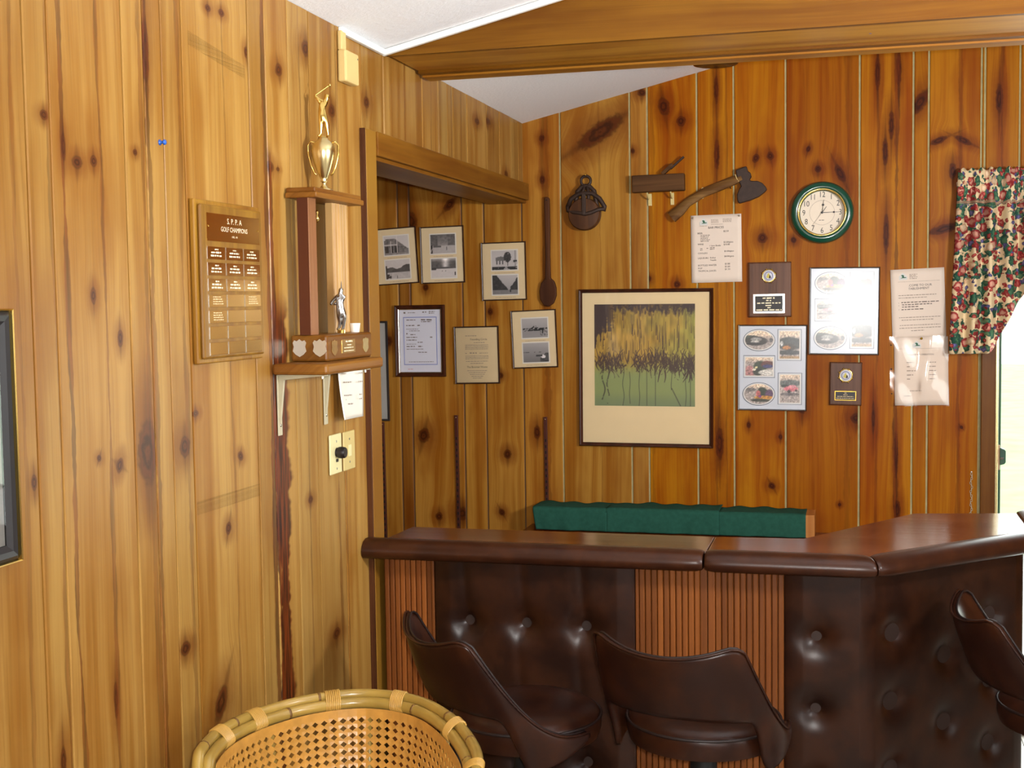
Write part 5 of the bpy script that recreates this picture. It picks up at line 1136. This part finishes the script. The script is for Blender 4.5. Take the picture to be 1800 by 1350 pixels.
r = on_back('wood_plane', 'old wooden moulding plane with a slanting iron, on two hooks', 'hand plane', 0.582, 2.228, 0.6)
MB().box(-0.108, 0.108, -0.052, -0.006, -0.036, 0.034).build('plane_body', M['old_wood'], r, bevel=0.004)
sl = math.radians(40); cs_, sn_ = math.cos(sl), math.sin(sl)
def bar_(x0, z0, l, wd, y0, y1, nm, mat):
    p = [(x0, z0), (x0+l*cs_, z0+l*sn_), (x0+l*cs_-wd*sn_, z0+l*sn_+wd*cs_), (x0-wd*sn_, z0+wd*cs_)]; return MB().prism(p, y0, y1).build(nm, mat, r, bevel=0.002)
bar_(0.020, 0.030, 0.058, 0.014, -0.042, -0.016, 'wedge', M['old_wood']); bar_(0.052, 0.052, 0.074, 0.0075, -0.038, -0.020, 'plane_iron', M['iron'])
for x_ in (-0.045, 0.052): MB().tube([(x_, 0.0, -0.062), (x_, -0.012, -0.062), (x_, -0.030, -0.058), (x_, -0.048, -0.045), (x_, -0.053, -0.040)], 0.0035, 6).build('wall_hook', M['ivory_dull'], r, smooth=True)
for x_ in (-0.041, 0.052): MB().box(x_-0.0075, x_+0.0075, -0.004, -0.0005, -0.090, -0.040).build('hook_plate', M['ivory_dull'], r, bevel=0.001)

r = on_back('broad_hatchet', 'old broad hatchet with a curved wooden handle, blade to the right', 'hatchet', 0.82, 2.18, 0.0)
hp = [(-0.186, -0.094), (-0.150, -0.066), (-0.120, -0.036), (-0.060, 0.000), (0.0, 0.022), (0.050, 0.040), (0.100, 0.060)]
hr = [0.029, 0.0265, 0.0215, 0.0215, 0.0225, 0.022, 0.020]
MB().tube([(x_, -0.022, z_) for x_, z_ in hp], hr, 12, flat=0.72).build('haft', M['axe_wood'], r, smooth='auto')
MB().tube(ring(-0.058, 0.001, 0.006, 0.0225, -0.022), 0.0012, 5, closed=True).build('hanging_string', M['yarn'], r)
hd = [(0.076, 0.088), (0.082, 0.060), (0.090, 0.040), (0.098, 0.022), (0.090, 0.010), (0.082, -0.012), (0.084, -0.038), (0.090, -0.047), (0.135, -0.036), (0.170, -0.022), (0.193, -0.004), (0.202, 0.006), (0.196, 0.018), (0.184, 0.032), (0.164, 0.042), (0.140, 0.042), (0.132, 0.048), (0.140, 0.060), (0.136, 0.076), (0.126, 0.082), (0.120, 0.103)]
MB().prism(list(reversed(hd))[::-1], -0.036, -0.008).build('axe_head', M['iron'], r, bevel=0.004)
MB().tube([(0.076, -0.037, 0.070), (0.081, -0.038, 0.055), (0.090, -0.037, 0.042)], 0.0016, 6).build('eye_wedge', M['yarn'], r)
MB().tube([(0.055, 0.0, 0.018), (0.055, -0.02, 0.017), (0.055, -0.03, 0.022)], 0.002, 6).build('nail', M['hole'], r)

# --- perforated shelf standards, loose chain
def standard(label, x, ztop, zbot):
    s_ = on_back('shelf_standard', label, 'shelf rail', x, 0.0, 0.4, 'perforated brown shelf rails on the alcove wall')
    b = MB(); b.box(-0.0075, 0.0075, -0.010, -0.0005, zbot, ztop); b.build('channel', M['standard'], s_, bevel=0.001)
    z = ztop-0.10; b = MB()
    while z > zbot+0.02:
        b.box(-0.0028, 0.0028, -0.0108, -0.0098, z-0.008, z+0.004); z -= 0.0254
    o = b.build('slot', M['hole'], s_); o['kind'] = 'stuff'
    for zz in (ztop-0.010, (ztop+zbot)/2): MB().lathe([(0.0005, 0.0125), (0.003, 0.012), (0.0032, 0.010)], 10, (0, 0, zz), 'y').build('screw', M['silver'], s_, smooth=True)
standard('brown perforated shelf rail on the alcove wall, left of the green box', -0.309, 1.256, 0.02)
standard('brown perforated shelf rail rising from behind the green draped box', 0.092, 1.252, 0.02)
standard('brown perforated shelf rail beside the alcove post, under the pale picture', -0.652, 1.222, 0.02)
r = on_back('hanging_chain', 'thin pale chain hanging on the wall beside the door casing', 'chain', 1.8135, 1.045, 0)
MB().lathe([(0.0005, 0.008), (0.003, 0.007), (0.002, 0.0)], 8, (0, 0, 0.004), 'y').build('nail', M['silver'], r)
lk = None
for i in range(24):
    z = -0.004-0.0088*i
    if lk is None or i == 1: 
        ang = 0 if i == 0 else 1; b = MB(); b.tube([((0.0030 if not ang else 0.0010)*math.cos(a), -0.006+(0.0012 if not ang else 0.0036)*math.cos(a)*(1 if ang else 0), 0.0060*math.sin(a)) for a in [2*math.pi*k/12 for k in range(12)]], 0.0010, 5, closed=True); o = b.build('chain_link', M['bracket'], r, smooth=True)
        if i == 0: lk = o.data
        else: lk2 = o.data
    else: o = bpy.data.objects.new('chain_link', lk if i % 2 == 0 else lk2); C.objects.link(o); o.parent = r
    o.location = (0.0025*math.sin(i*1.3), 0, z)

# --- flowered valance over the door
r = on_back('flower_curtain', 'gathered flower print valance curtain hanging over the door', 'curtain', 0, 0, 0)
xs0, xs1 = 1.742, 2.95
def low(x):
    # the left tail is long; the hem then sweeps up in a swag and down again at the far side
    if x < 1.855: return 1.520
    if x < 1.895: t = (x-1.855)/0.04; return 1.520+0.045*t*t
    if x < 2.25: t = (x-1.895)/0.355; return 1.565+0.385*(1-(1-t)**2.2)
    return 1.95-0.03*math.sin((x-2.25)*3)
def crt(u, v):
    x = xs0+(xs1-xs0)*u; zt = 2.234; zl = low(x)
    z = zt+(zl-zt)*v; dz = zt-z
    gather = S(np.float64(dz), 0.06, 0.16); fold = math.sin(x*105+0.6*math.sin(x*31))*(0.006+0.017*gather)+0.004*math.sin(x*230)*(1-gather)
    head = 0.010*math.exp(-((dz-0.045)/0.03)**2); spread = 0.010-0.030*(dz/0.7)*math.exp(-(x-xs0)/0.10)
    return (x-0.0+spread+0.0*dz, -0.050-head-fold-0.015*S(np.float64(dz), 0.1, 0.5), z+0.006*math.sin(x*190)*(v == 0))
NX, NZ = 420, 60
g_ = MB().grid(crt, NX, NZ); cu = g_.build('cloth_panel', M['floral'], r, smooth=True, fix=False)
at = cu.data.attributes.new('cloth', 'FLOAT_VECTOR', 'POINT'); buf = np.zeros((NX*NZ, 3), np.float32)
for j in range(NZ):
    for i in range(NX):
        x, y_, z = g_.v[j*NX+i]; xx = xs0+(xs1-xs0)*i/(NX-1)
        buf[j*NX+i] = (xx*(1.55 if 2.234-z < 0.13 else 1.25), z, 0.0)
at.data.foreach_set('vector', buf.ravel())
md = cu.modifiers.new('thick', 'SOLIDIFY'); md.thickness = 0.0015
MB().tube([(1.752, -0.044, 2.180), (2.94, -0.044, 2.180)], 0.008, 10).build('curtain_rod', M['white_trim'], r, smooth='auto')
for x_ in (1.757, 2.935): MB().box(x_-0.008, x_+0.008, -0.044, 0.0, 2.172, 2.188).build('rod_bracket', M['white_trim'], r)
# ------------------------------------------------------------------ things on the left wall (local x runs to the back of the room)
r = on_left('champions_plaque', 'oak golf champions plaque with rows of engraved brass plates', 'plaque', -2.722, 1.801, 0.0)
b = MB(); hw, hh = 0.155, 0.176
MB().box(-hw, hw, -0.012, 0.0, -hh, hh).build('plaque_board', M['plaque_oak'], r, bevel=0.003)
MB().box(-hw+.010, hw-.010, -0.022, -0.012, -hh+.010, hh-.010).build('raised_field', M['plaque_oak'], r, bevel=0.006)
tp = MB().box(-0.122, 0.128, -0.0232, -0.022, 0.088, 0.148).build('title_plate', M['brass_plate'], r, bevel=0.0004)
lettering(tp, [('S. P. P. A', 0.005, 0.133, 0.0175, 'CENTER', 1.1), ('GOLF CHAMPIONS', 0.004, 0.115, 0.0150, 'CENTER', 1.0), ('1992 - 99', 0.004, 0.0995, 0.0065, 'CENTER', 1.1)], M['engrave'], -0.0236, 'engraving')
for x_ in (-0.116, 0.121): MB().lathe([(0.0005, 0.0246), (0.002, 0.0242), (0.002, 0.0232)], 8, (x_, 0, 0.120), 'y').build('plate_nail', M['gold'], tp)
NM = ['1992', '1993', '1994', '1995', '1996', '1997', '1998', '1999', '2000']
for row in range(7):
    for c_ in range(3):
        x0 = -0.122+c_*0.0845; z1 = 0.076-row*0.0345; x1, z0 = x0+0.0805, z1-0.0272
        p_ = MB().box(x0, x1, -0.0230, -0.022, z0, z1).build('name_plate', M['brass_plate'], r, bevel=0.0004)
        MB().box(x0-0.0012, x0+0.0006, -0.0232, -0.0222, z0, z1).build('bright_edge', M['silver'], p_)
        cx = (x0+x1)/2; k = row*3+c_
        if k < 9: small_print(p_, [(cx-.008, cx+.008, z1-.006, .0035), (cx-.024, cx+.020, z1-.0125, .0042), (cx-.026, cx+.024, z1-.0195, .0042)], M['engrave'], -0.0233, 'engraving', 30+k)
        elif k in (9, 11, 12): small_print(p_, [(cx-.022, cx+.016+.003*q_, z1-.005-.005*q_, .003) for q_ in range(4)], M['engrave_dim'], -0.0233, 'engraving', 30+k)

# wall shelf on two pressed metal brackets
r = on_left('wall_shelf', 'narrow brown wall shelf on two pale metal brackets, carrying the trophy', 'shelf', -2.310, 1.580, 0.0)
MB().box(-0.190, 0.190, -0.146, -0.001, 0.0, 0.027).build('shelf_board', M['shelf_y'], r, bevel=0.007)
for x_ in (-0.155, 0.128):
    b = MB()
    b.box(x_-0.011, x_+0.011, -0.004, -0.0005, -0.150, -0.0005); b.box(x_-0.011, x_+0.011, -0.128, -0.0005, -0.004, -0.0005)
    b.add([(x_-0.004, -0.004, -0.135), (x_-0.004, -0.004, -0.004), (x_-0.004, -0.120, -0.004), (x_-0.004, -0.018, -0.014), (x_+0.004, -0.004, -0.135), (x_+0.004, -0.004, -0.004), (x_+0.004, -0.120, -0.004), (x_+0.004, -0.018, -0.014)],
          [(0, 1, 2, 3), (7, 6, 5, 4), (0, 4, 5, 1), (1, 5, 6, 2), (2, 6, 7, 3), (3, 7, 4, 0)])
    br = b.build('bracket', M['bracket'], r, bevel=0.001)
    for y_, z_, ax in ((-0.004, -0.125, 'y'), ): MB().lathe([(0.0005, 0.0062), (0.004, 0.0055), (0.0045, 0.004)], 10, (x_, 0, z_), 'y').build('screw', M['silver'], br, smooth=True)
    MB().lathe([(0.0005, -0.012), (0.004, -0.011), (0.004, -0.004)], 10, (x_, -0.117, 0)).build('screw', M['silver'], br)

# the trophy
TL = (0, -2.245, 1.6075)
r = thing('golf_trophy', 'tall golf trophy with gold cup and swinging golfer, on the wall shelf', 'trophy', TL, math.pi/2)
base = MB().box(-0.155, 0.150, -0.104, -0.006, 0.0, 0.066).build('base', M['trophy_wood'], r, bevel=0.006)
def shield(cx, cz, w_, h_):
    return [(cx-w_*.5, cz+h_*.30), (cx-w_*.38, cz+h_*.44), (cx-w_*.2, cz+h_*.38), (cx, cz+h_*.5), (cx+w_*.2, cz+h_*.38), (cx+w_*.38, cz+h_*.44), (cx+w_*.5, cz+h_*.30), (cx+w_*.42, cz+h_*.08), (cx+w_*.5, cz-h_*.18), (cx+w_*.3, cz-h_*.36), (cx, cz-h_*.5), (cx-w_*.3, cz-h_*.36), (cx-w_*.5, cz-h_*.18), (cx-w_*.42, cz+h_*.08)][::-1]
for y_ in (-0.084, -0.030):
    pts = shield(y_, 0.034, 0.036, 0.044); b = MB(); n = len(pts)
    b.add([(-0.1562, p[0], p[1]) for p in pts]+[(-0.1545, p[0], p[1]) for p in pts], [tuple(range(n)), tuple(range(2*n-1, n-1, -1))]+[(i, n+i, n+(i+1) % n, (i+1) % n) for i in range(n)])
    b.build('shield_plate', M['silver_plate'], base)
MB().prism(shield(-0.112, 0.033, 0.040, 0.042), -0.1056, -0.103).build('shield_plate', M['brass_plate'], base)
MB().prism(shield(0.100, 0.033, 0.042, 0.042), -0.1056, -0.103).build('shield_plate', M['gold_sat'], base)
pt = MB().box(-0.064, 0.026, -0.1056, -0.103, 0.016, 0.052).build('engraved_plate', M['brass_plate'], base, bevel=0.0004)
small_print(pt, [(-0.040, 0.005, 0.046, .005), (-0.03, 0.0, 0.037, .003), (-0.05, 0.012, 0.030, .003), (-0.052, 0.016, 0.022, .003)], M['engrave'], -0.1060, 'engraving', 50)
plat = MB().box(-0.162, 0.155, -0.088, -0.004, 0.404, 0.418).build('platform', M['trophy_wood'], r, bevel=0.003)
MB().box(-0.156, 0.149, -0.082, -0.004, 0.418, 0.430).build('platform_step', M['trophy_wood'], plat, bevel=0.003)
MB().box(-0.158, -0.112, -0.064, -0.046, 0.066, 0.404).build('column', M['trophy_pink'], r, bevel=0.001)
MB().box(-0.159, -0.157, -0.062, -0.034, 0.066, 0.404).build('column_face', M['trophy_dark'], r)
MB().box(-0.158, -0.114, -0.046, -0.034, 0.066, 0.404).build('column', M['trophy_dark'], r, bevel=0.001)
fcol = MB(); fx0, fx1 = 0.020, 0.118
fcol.box(fx0, fx1, -0.052, -0.032, 0.066, 0.404); fc = fcol.build('column', M['fluted'], r, bevel=0.001)
for k in range(5):
    xx = fx0+0.012+k*0.0185; MB().tube([(xx, -0.052, 0.067), (xx, -0.052, 0.403)], 0.0072, 8).build('flute', M['fluted'], fc, smooth='auto')
MB().box(-0.058, -0.020, -0.020, -0.004, 0.066, 0.404).build('column', M['trophy_dark'], r, bevel=0.001)
# cup
cup = MB().lathe([(0.001, 0.0), (0.022, 0.0), (0.022, 0.004), (0.012, 0.008), (0.006, 0.015), (0.0055, 0.022), (0.009, 0.025), (0.007, 0.029), (0.011, 0.036), (0.019, 0.055), (0.027, 0.080), (0.0305, 0.100), (0.029, 0.114), (0.022, 0.124), (0.014, 0.130), (0.012, 0.136), (0.001, 0.138)], 40, (-0.024, -0.050, 0.430)).build('cup', M['gold_sat'], r, smooth=True)
HV = Vector((0.393, -0.92, 0)); RV = Vector((math.cos(math.radians(-67)), math.sin(math.radians(-67)), 0))
for s_ in (-1, 1):
    o_ = Vector((-0.024, -0.050, 0.430)); P = [(0.021, 0.122), (0.031, 0.126), (0.0385, 0.116), (0.0380, 0.094), (0.032, 0.068), (0.024, 0.046), (0.017, 0.040)]
    MB().tube([o_+RV*(s_*a)+Vector((0, 0, z)) for a, z in P], 0.0022, 6).build('handle', M['gold'], cup, smooth=True)
def figurine(par, name, joints, edges, mat, loc, sc):
    """a small cast figure: one continuous skin grown round its joints; x to the viewer's right, z up"""
    me = bpy.data.meshes.new(name); vs = []
    for (x, y_, z, rr) in joints:
        p = RV*(x*sc)-HV*(-y_*sc); vs.append((p.x, p.y, z*sc))
    me.from_pydata(vs, edges, []); me.update(); me.materials.append(mat)
    o = bpy.data.objects.new(name, me); C.objects.link(o); o.parent = par; o.location = loc
    sk = o.modifiers.new('skin', 'SKIN'); lay = me.skin_vertices[0] if me.skin_vertices else None
    if lay is None:
        bm2 = bmesh.new(); bm2.from_mesh(me); bm2.verts.layers.skin.verify(); bm2.to_mesh(me); bm2.free(); lay = me.skin_vertices[0]
    for i, (x, y_, z, rr) in enumerate(joints): lay.data[i].radius = (rr*sc*1.12, rr*sc*1.12); lay.data[i].use_root = (i == 0)
    sk.use_smooth_shade = True; ss = o.modifiers.new('sub', 'SUBSURF'); ss.levels = 1; ss.render_levels = 1
    return o
# golfer at the top of the swing: pelvis, waist, chest, neck, head, arms raised to the left, legs
GJ = [(0.02, 0, 0.46, .085), (-0.02, 0, 0.58, .070), (0.02, 0, 0.72, .092), (0.08, 0, 0.82, .042), (0.11, 0, 0.90, .062), (0.12, 0, 0.97, .045),
      (-0.07, 0.03, 0.76, .045), (-0.14, 0.05, 0.84, .034), (-0.17, 0.03, 0.93, .030), (0.12, -0.03, 0.76, .045), (0.02, -0.10, 0.84, .034), (-0.15, -0.02, 0.93, .030),
      (-0.05, 0.02, 0.36, .066), (-0.06, 0.02, 0.20, .046), (-0.07, 0.02, 0.04, .032), (-0.04, -0.08, 0.01, .032), (0.10, -0.02, 0.34, .064), (0.13, -0.03, 0.19, .046), (0.12, 0.0, 0.04, .032), (0.16, -0.07, 0.01, .032)]
GE = [(0, 1), (1, 2), (2, 3), (3, 4), (4, 5), (2, 6), (6, 7), (7, 8), (2, 9), (9, 10), (10, 11), (0, 12), (12, 13), (13, 14), (14, 15), (0, 16), (16, 17), (17, 18), (18, 19)]
fg = figurine(r, 'golfer_figure', GJ, GE, M['gold'], (-0.024, -0.050, 0.568), 0.112)
hd_ = RV*(-0.017); o0 = Vector((hd_.x, hd_.y, 0.104)); tp_ = RV*0.020; e0 = Vector((tp_.x, tp_.y, 0.130))
MB().tube([o0, e0], 0.0009, 6).build('golf_club', M['gold'], fg)
MB().lathe([(0.0003, -0.004), (0.003, -0.0025), (0.0038, 0), (0.003, 0.0025), (0.0003, 0.004)], 10, e0).build('club_head', M['gold'], fg, smooth=True)
MB().lathe([(0.001, -0.003), (0.012, -0.003), (0.012, 0.001), (0.001, 0.002)], 16, (0, 0, 0)).build('figure_foot', M['gold'], fg)
# small silver golfer in front of the columns
SJ = [(0.0, 0, 0.46, .085), (-0.03, 0, 0.58, .070), (-0.02, 0, 0.72, .090), (0.0, 0, 0.82, .042), (0.01, 0, 0.89, .058), (0.02, 0, 0.96, .042),
      (-0.10, 0.0, 0.74, .045), (-0.16, -0.04, 0.64, .034), (-0.12, -0.10, 0.56, .030), (0.08, 0.0, 0.74, .045), (0.08, -0.07, 0.64, .034), (-0.06, -0.11, 0.58, .030),
      (-0.04, 0.0, 0.34, .064), (-0.02, 0.0, 0.19, .046), (-0.05, 0.0, 0.04, .032), (-0.04, -0.07, 0.01, .032), (0.07, 0, 0.34, .062), (0.06, 0, 0.19, .046), (0.04, 0, 0.04, .032), (0.06, -0.06, 0.01, .032)]
fs_ = figurine(r, 'silver_figure', SJ, GE, M['chrome'], (0.008, -0.075, 0.074), 0.115)
MB().lathe([(0.010, -0.008), (0.010, 0.0), (0.001, 0.002)], 16, (0, 0, 0)).build('figure_foot', M['gold'], fs_)
sp = RV*0.002; MB().tube([(sp.x, sp.y, 0.108), (sp.x+0.001, sp.y, 0.126)], [0.002, 0.0008], 6).build('finial', M['chrome'], fs_)
MB().lathe([(0.0005, 0.0), (0.004, 0.006), (0.007, 0.014), (0.003, 0.020), (0.006, 0.026), (0.0005, 0.034)], 12, (-0.088, -0.056, 0.345)).build('winged_ornament', M['gold'], r, smooth=True)
MB().tube([(-0.112, -0.056, 0.352), (-0.088, -0.056, 0.356)], 0.0015, 6).build('ornament_pin', M['gold'], r)
r = thing('small_white_cup', 'tiny white cup standing on the far end of the trophy base', 'cup', (0.070, -2.130, 1.6738))
MB().lathe([(0.001, 0.0), (0.0115, 0.0), (0.0145, 0.023), (0.0132, 0.023), (0.0105, 0.002), (0.001, 0.0015)], 24).build('cup_body', M['paper_white'], r, smooth='auto')
MB().tube([(0.0142*math.cos(a), 0.0142*math.sin(a), 0.023) for a in [2*math.pi*i/24 for i in range(24)]], 0.0007, 5, closed=True).build('cup_rim', M['white_mark'], r, smooth=True)

# paper pinned under the shelf
r = on_left('pinned_sheet', 'curling white typed sheet pinned to the wall under the trophy shelf', 'notice', -2.018, 1.527, -2.5)
sheet(r, 0.215, 0.190, lambda u, v: 0.002+0.030*(1-v)**1.5*(1-u)**1.2+0.010*(1-u)*(v), M['paper_white'], n=16)
small_print(r, [(-0.02, 0.05, 0.066, .004), (-0.085, -0.06, 0.030, .004), (0.03, 0.06, 0.030, .004), (-0.08, -0.02, 0.006, .004), (0.03, 0.06, 0.006, .005), (-0.08, -0.02, -0.030, .004), (-0.08, -0.06, -0.042, .004), (-0.075, -0.01, -0.054, .004), (0.035, 0.055, -0.030, .004), (0.035, 0.055, -0.042, .004)], M['ink_soft'], -0.020, 'typed_lines', 60)
MB().lathe([(0.0005, 0.006), (0.004, 0.005), (0.0042, 0.002), (0.0015, 0.0)], 10, (0.015, -0.006, -0.080), 'y').build('pushpin', M['silver'], r, smooth=True)

# switches
r = on_left('dimmer_switch', 'ivory wall plate with a black round dimmer knob, under the pinned sheet', 'switch', -2.126, 1.344)
pl = MB().box(-0.040, 0.040, -0.006, -0.0005, -0.054, 0.054).build('wall_plate', M['ivory'], r, bevel=0.003)
MB().lathe([(0.013, 0.007), (0.012, 0.012), (0.0150, 0.013), (0.0160, 0.020), (0.0150, 0.030), (0.013, 0.033), (0.001, 0.033)], 24, (0.002, 0, 0.004), 'y').build('knob', M['black'], r, smooth='auto')
MB().box(-0.003, 0.010, -0.0085, -0.006, -0.022, -0.014).build('slide_switch', M['black'], r, bevel=0.0008)
for z_ in (0.034, -0.040): MB().lathe([(0.0005, 0.0072), (0.003, 0.0068), (0.0032, 0.006)], 10, (0.003, 0, z_), 'y').build('screw', M['chrome'], r, smooth=True)
r = on_left('blank_switch', 'plain ivory switch plate to the right of the dimmer knob', 'switch', -2.030, 1.343)
MB().box(-0.041, 0.041, -0.006, -0.0005, -0.054, 0.054).build('wall_plate', M['ivory_dull'], r, bevel=0.003)
MB().box(-0.010, 0.010, -0.0080, -0.006, -0.016, 0.016).build('rocker', M['ivory'], r, bevel=0.001)
for z_ in (0.032, -0.032): MB().lathe([(0.0005, 0.0072), (0.003, 0.0068), (0.0032, 0.006)], 10, (0.0, 0, z_), 'y').build('screw', M['pewter'], r, smooth=True)
# sensor box and its raceway
r = on_left('junction_box', 'beige plastic junction box high on the wall, under the ceiling', 'box', -1.992, 2.400)
MB().box(-0.050, 0.046, -0.026, -0.0005, -0.046, 0.040).build('box_body', M['beige_box'], r, bevel=0.005)
MB().box(-0.046, -0.012, -0.013, -0.0005, 0.040, 0.092).build('conduit', M['beige_box'], r, bevel=0.003)
MB().lathe([(0.0005, 0.0275), (0.0025, 0.027), (0.0025, 0.026)], 8, (0.035, 0, 0.026), 'y').build('screw', M['pewter'], r)
r = on_left('pushpin', 'blue pushpin stuck in the bare pine wall, above the plaque', 'pushpin', -2.987, 2.081)
MB().lathe([(0.0005, 0.014), (0.005, 0.013), (0.0055, 0.010), (0.003, 0.008), (0.0035, 0.003), (0.006, 0.001), (0.006, 0.0)], 14, axis='y').build('pin_head', M['blue_pin'], r, smooth=True)
# picture running out of the frame at the left
r = on_left('gold_edged_picture', 'black framed picture with a thin gold edge, cut by the left edge', 'picture', -3.760, 1.540, 0.0)
frame_sides(r, 0.510, 0.420, 0.005, 0.022, M['gold'], 'gold_edge')
frame_sides(r, 0.500, 0.410, 0.026, 0.020, M['black_frame'])
panel(r, 'mount', M['mat_grey'], -0.226, 0.226, -0.181, 0.181, -0.002, -0.010)
picture(r, -0.15, 0.15, -0.11, 0.12, -0.0106, lambda U, V: mixc((120, 140, 120), (170, 190, 200), S(V+0.2*fbm(U, V, 6, 61), .4, .8)), 30, 24, 'print')
pane(r, 0.45, 0.36, -0.0125)

# ------------------------------------------------------------------ small dark dish lamp hanging behind the beam
zc = CZ(0.872)
r = thing('pendant_lamp', 'small dark dish lamp hanging just behind the ceiling beam', 'lamp', (0.880, -0.640, 2.590))
MB().lathe([(0.074, -0.004), (0.081, 0.0), (0.082, 0.006), (0.070, 0.018), (0.040, 0.036), (0.014, 0.048), (0.001, 0.050)], 32).build('shade', M['lamp_dark'], r, smooth=True)
MB().tube([(0.0795*math.cos(a), 0.0795*math.sin(a), -0.001) for a in [2*math.pi*i/40 for i in range(40)]], 0.0014, 6, closed=True).build('brass_rim', M['brass_bright'], r, smooth=True)
MB().tube([(0, 0, 0.048), (0, 0, CZ(0.88)-2.590-0.002)], 0.005, 8).build('stem', M['lamp_dark'], r, smooth='auto')
MB().lathe([(0.03, CZ(0.88)-2.590-0.010), (0.03, CZ(0.88)-2.590-0.004), (0.001, CZ(0.88)-2.590-0.004)], 16).build('ceiling_rose', M['lamp_dark'], r)

# old tape residue on the left wall
for y0, y1, z0, z1, sk in ((-2.882, -2.580, 1.302, 1.331, -0.003), (-2.86, -2.60, 2.300, 2.330, -0.03)):
    b = MB(); b.add([(0.0006, y0, z0), (0.0006, y1, z0+sk), (0.0006, y1, z1+sk), (0.0006, y0, z1)], [(0, 1, 2, 3)])
    b.build('tape_mark', M['smear'], wl_)
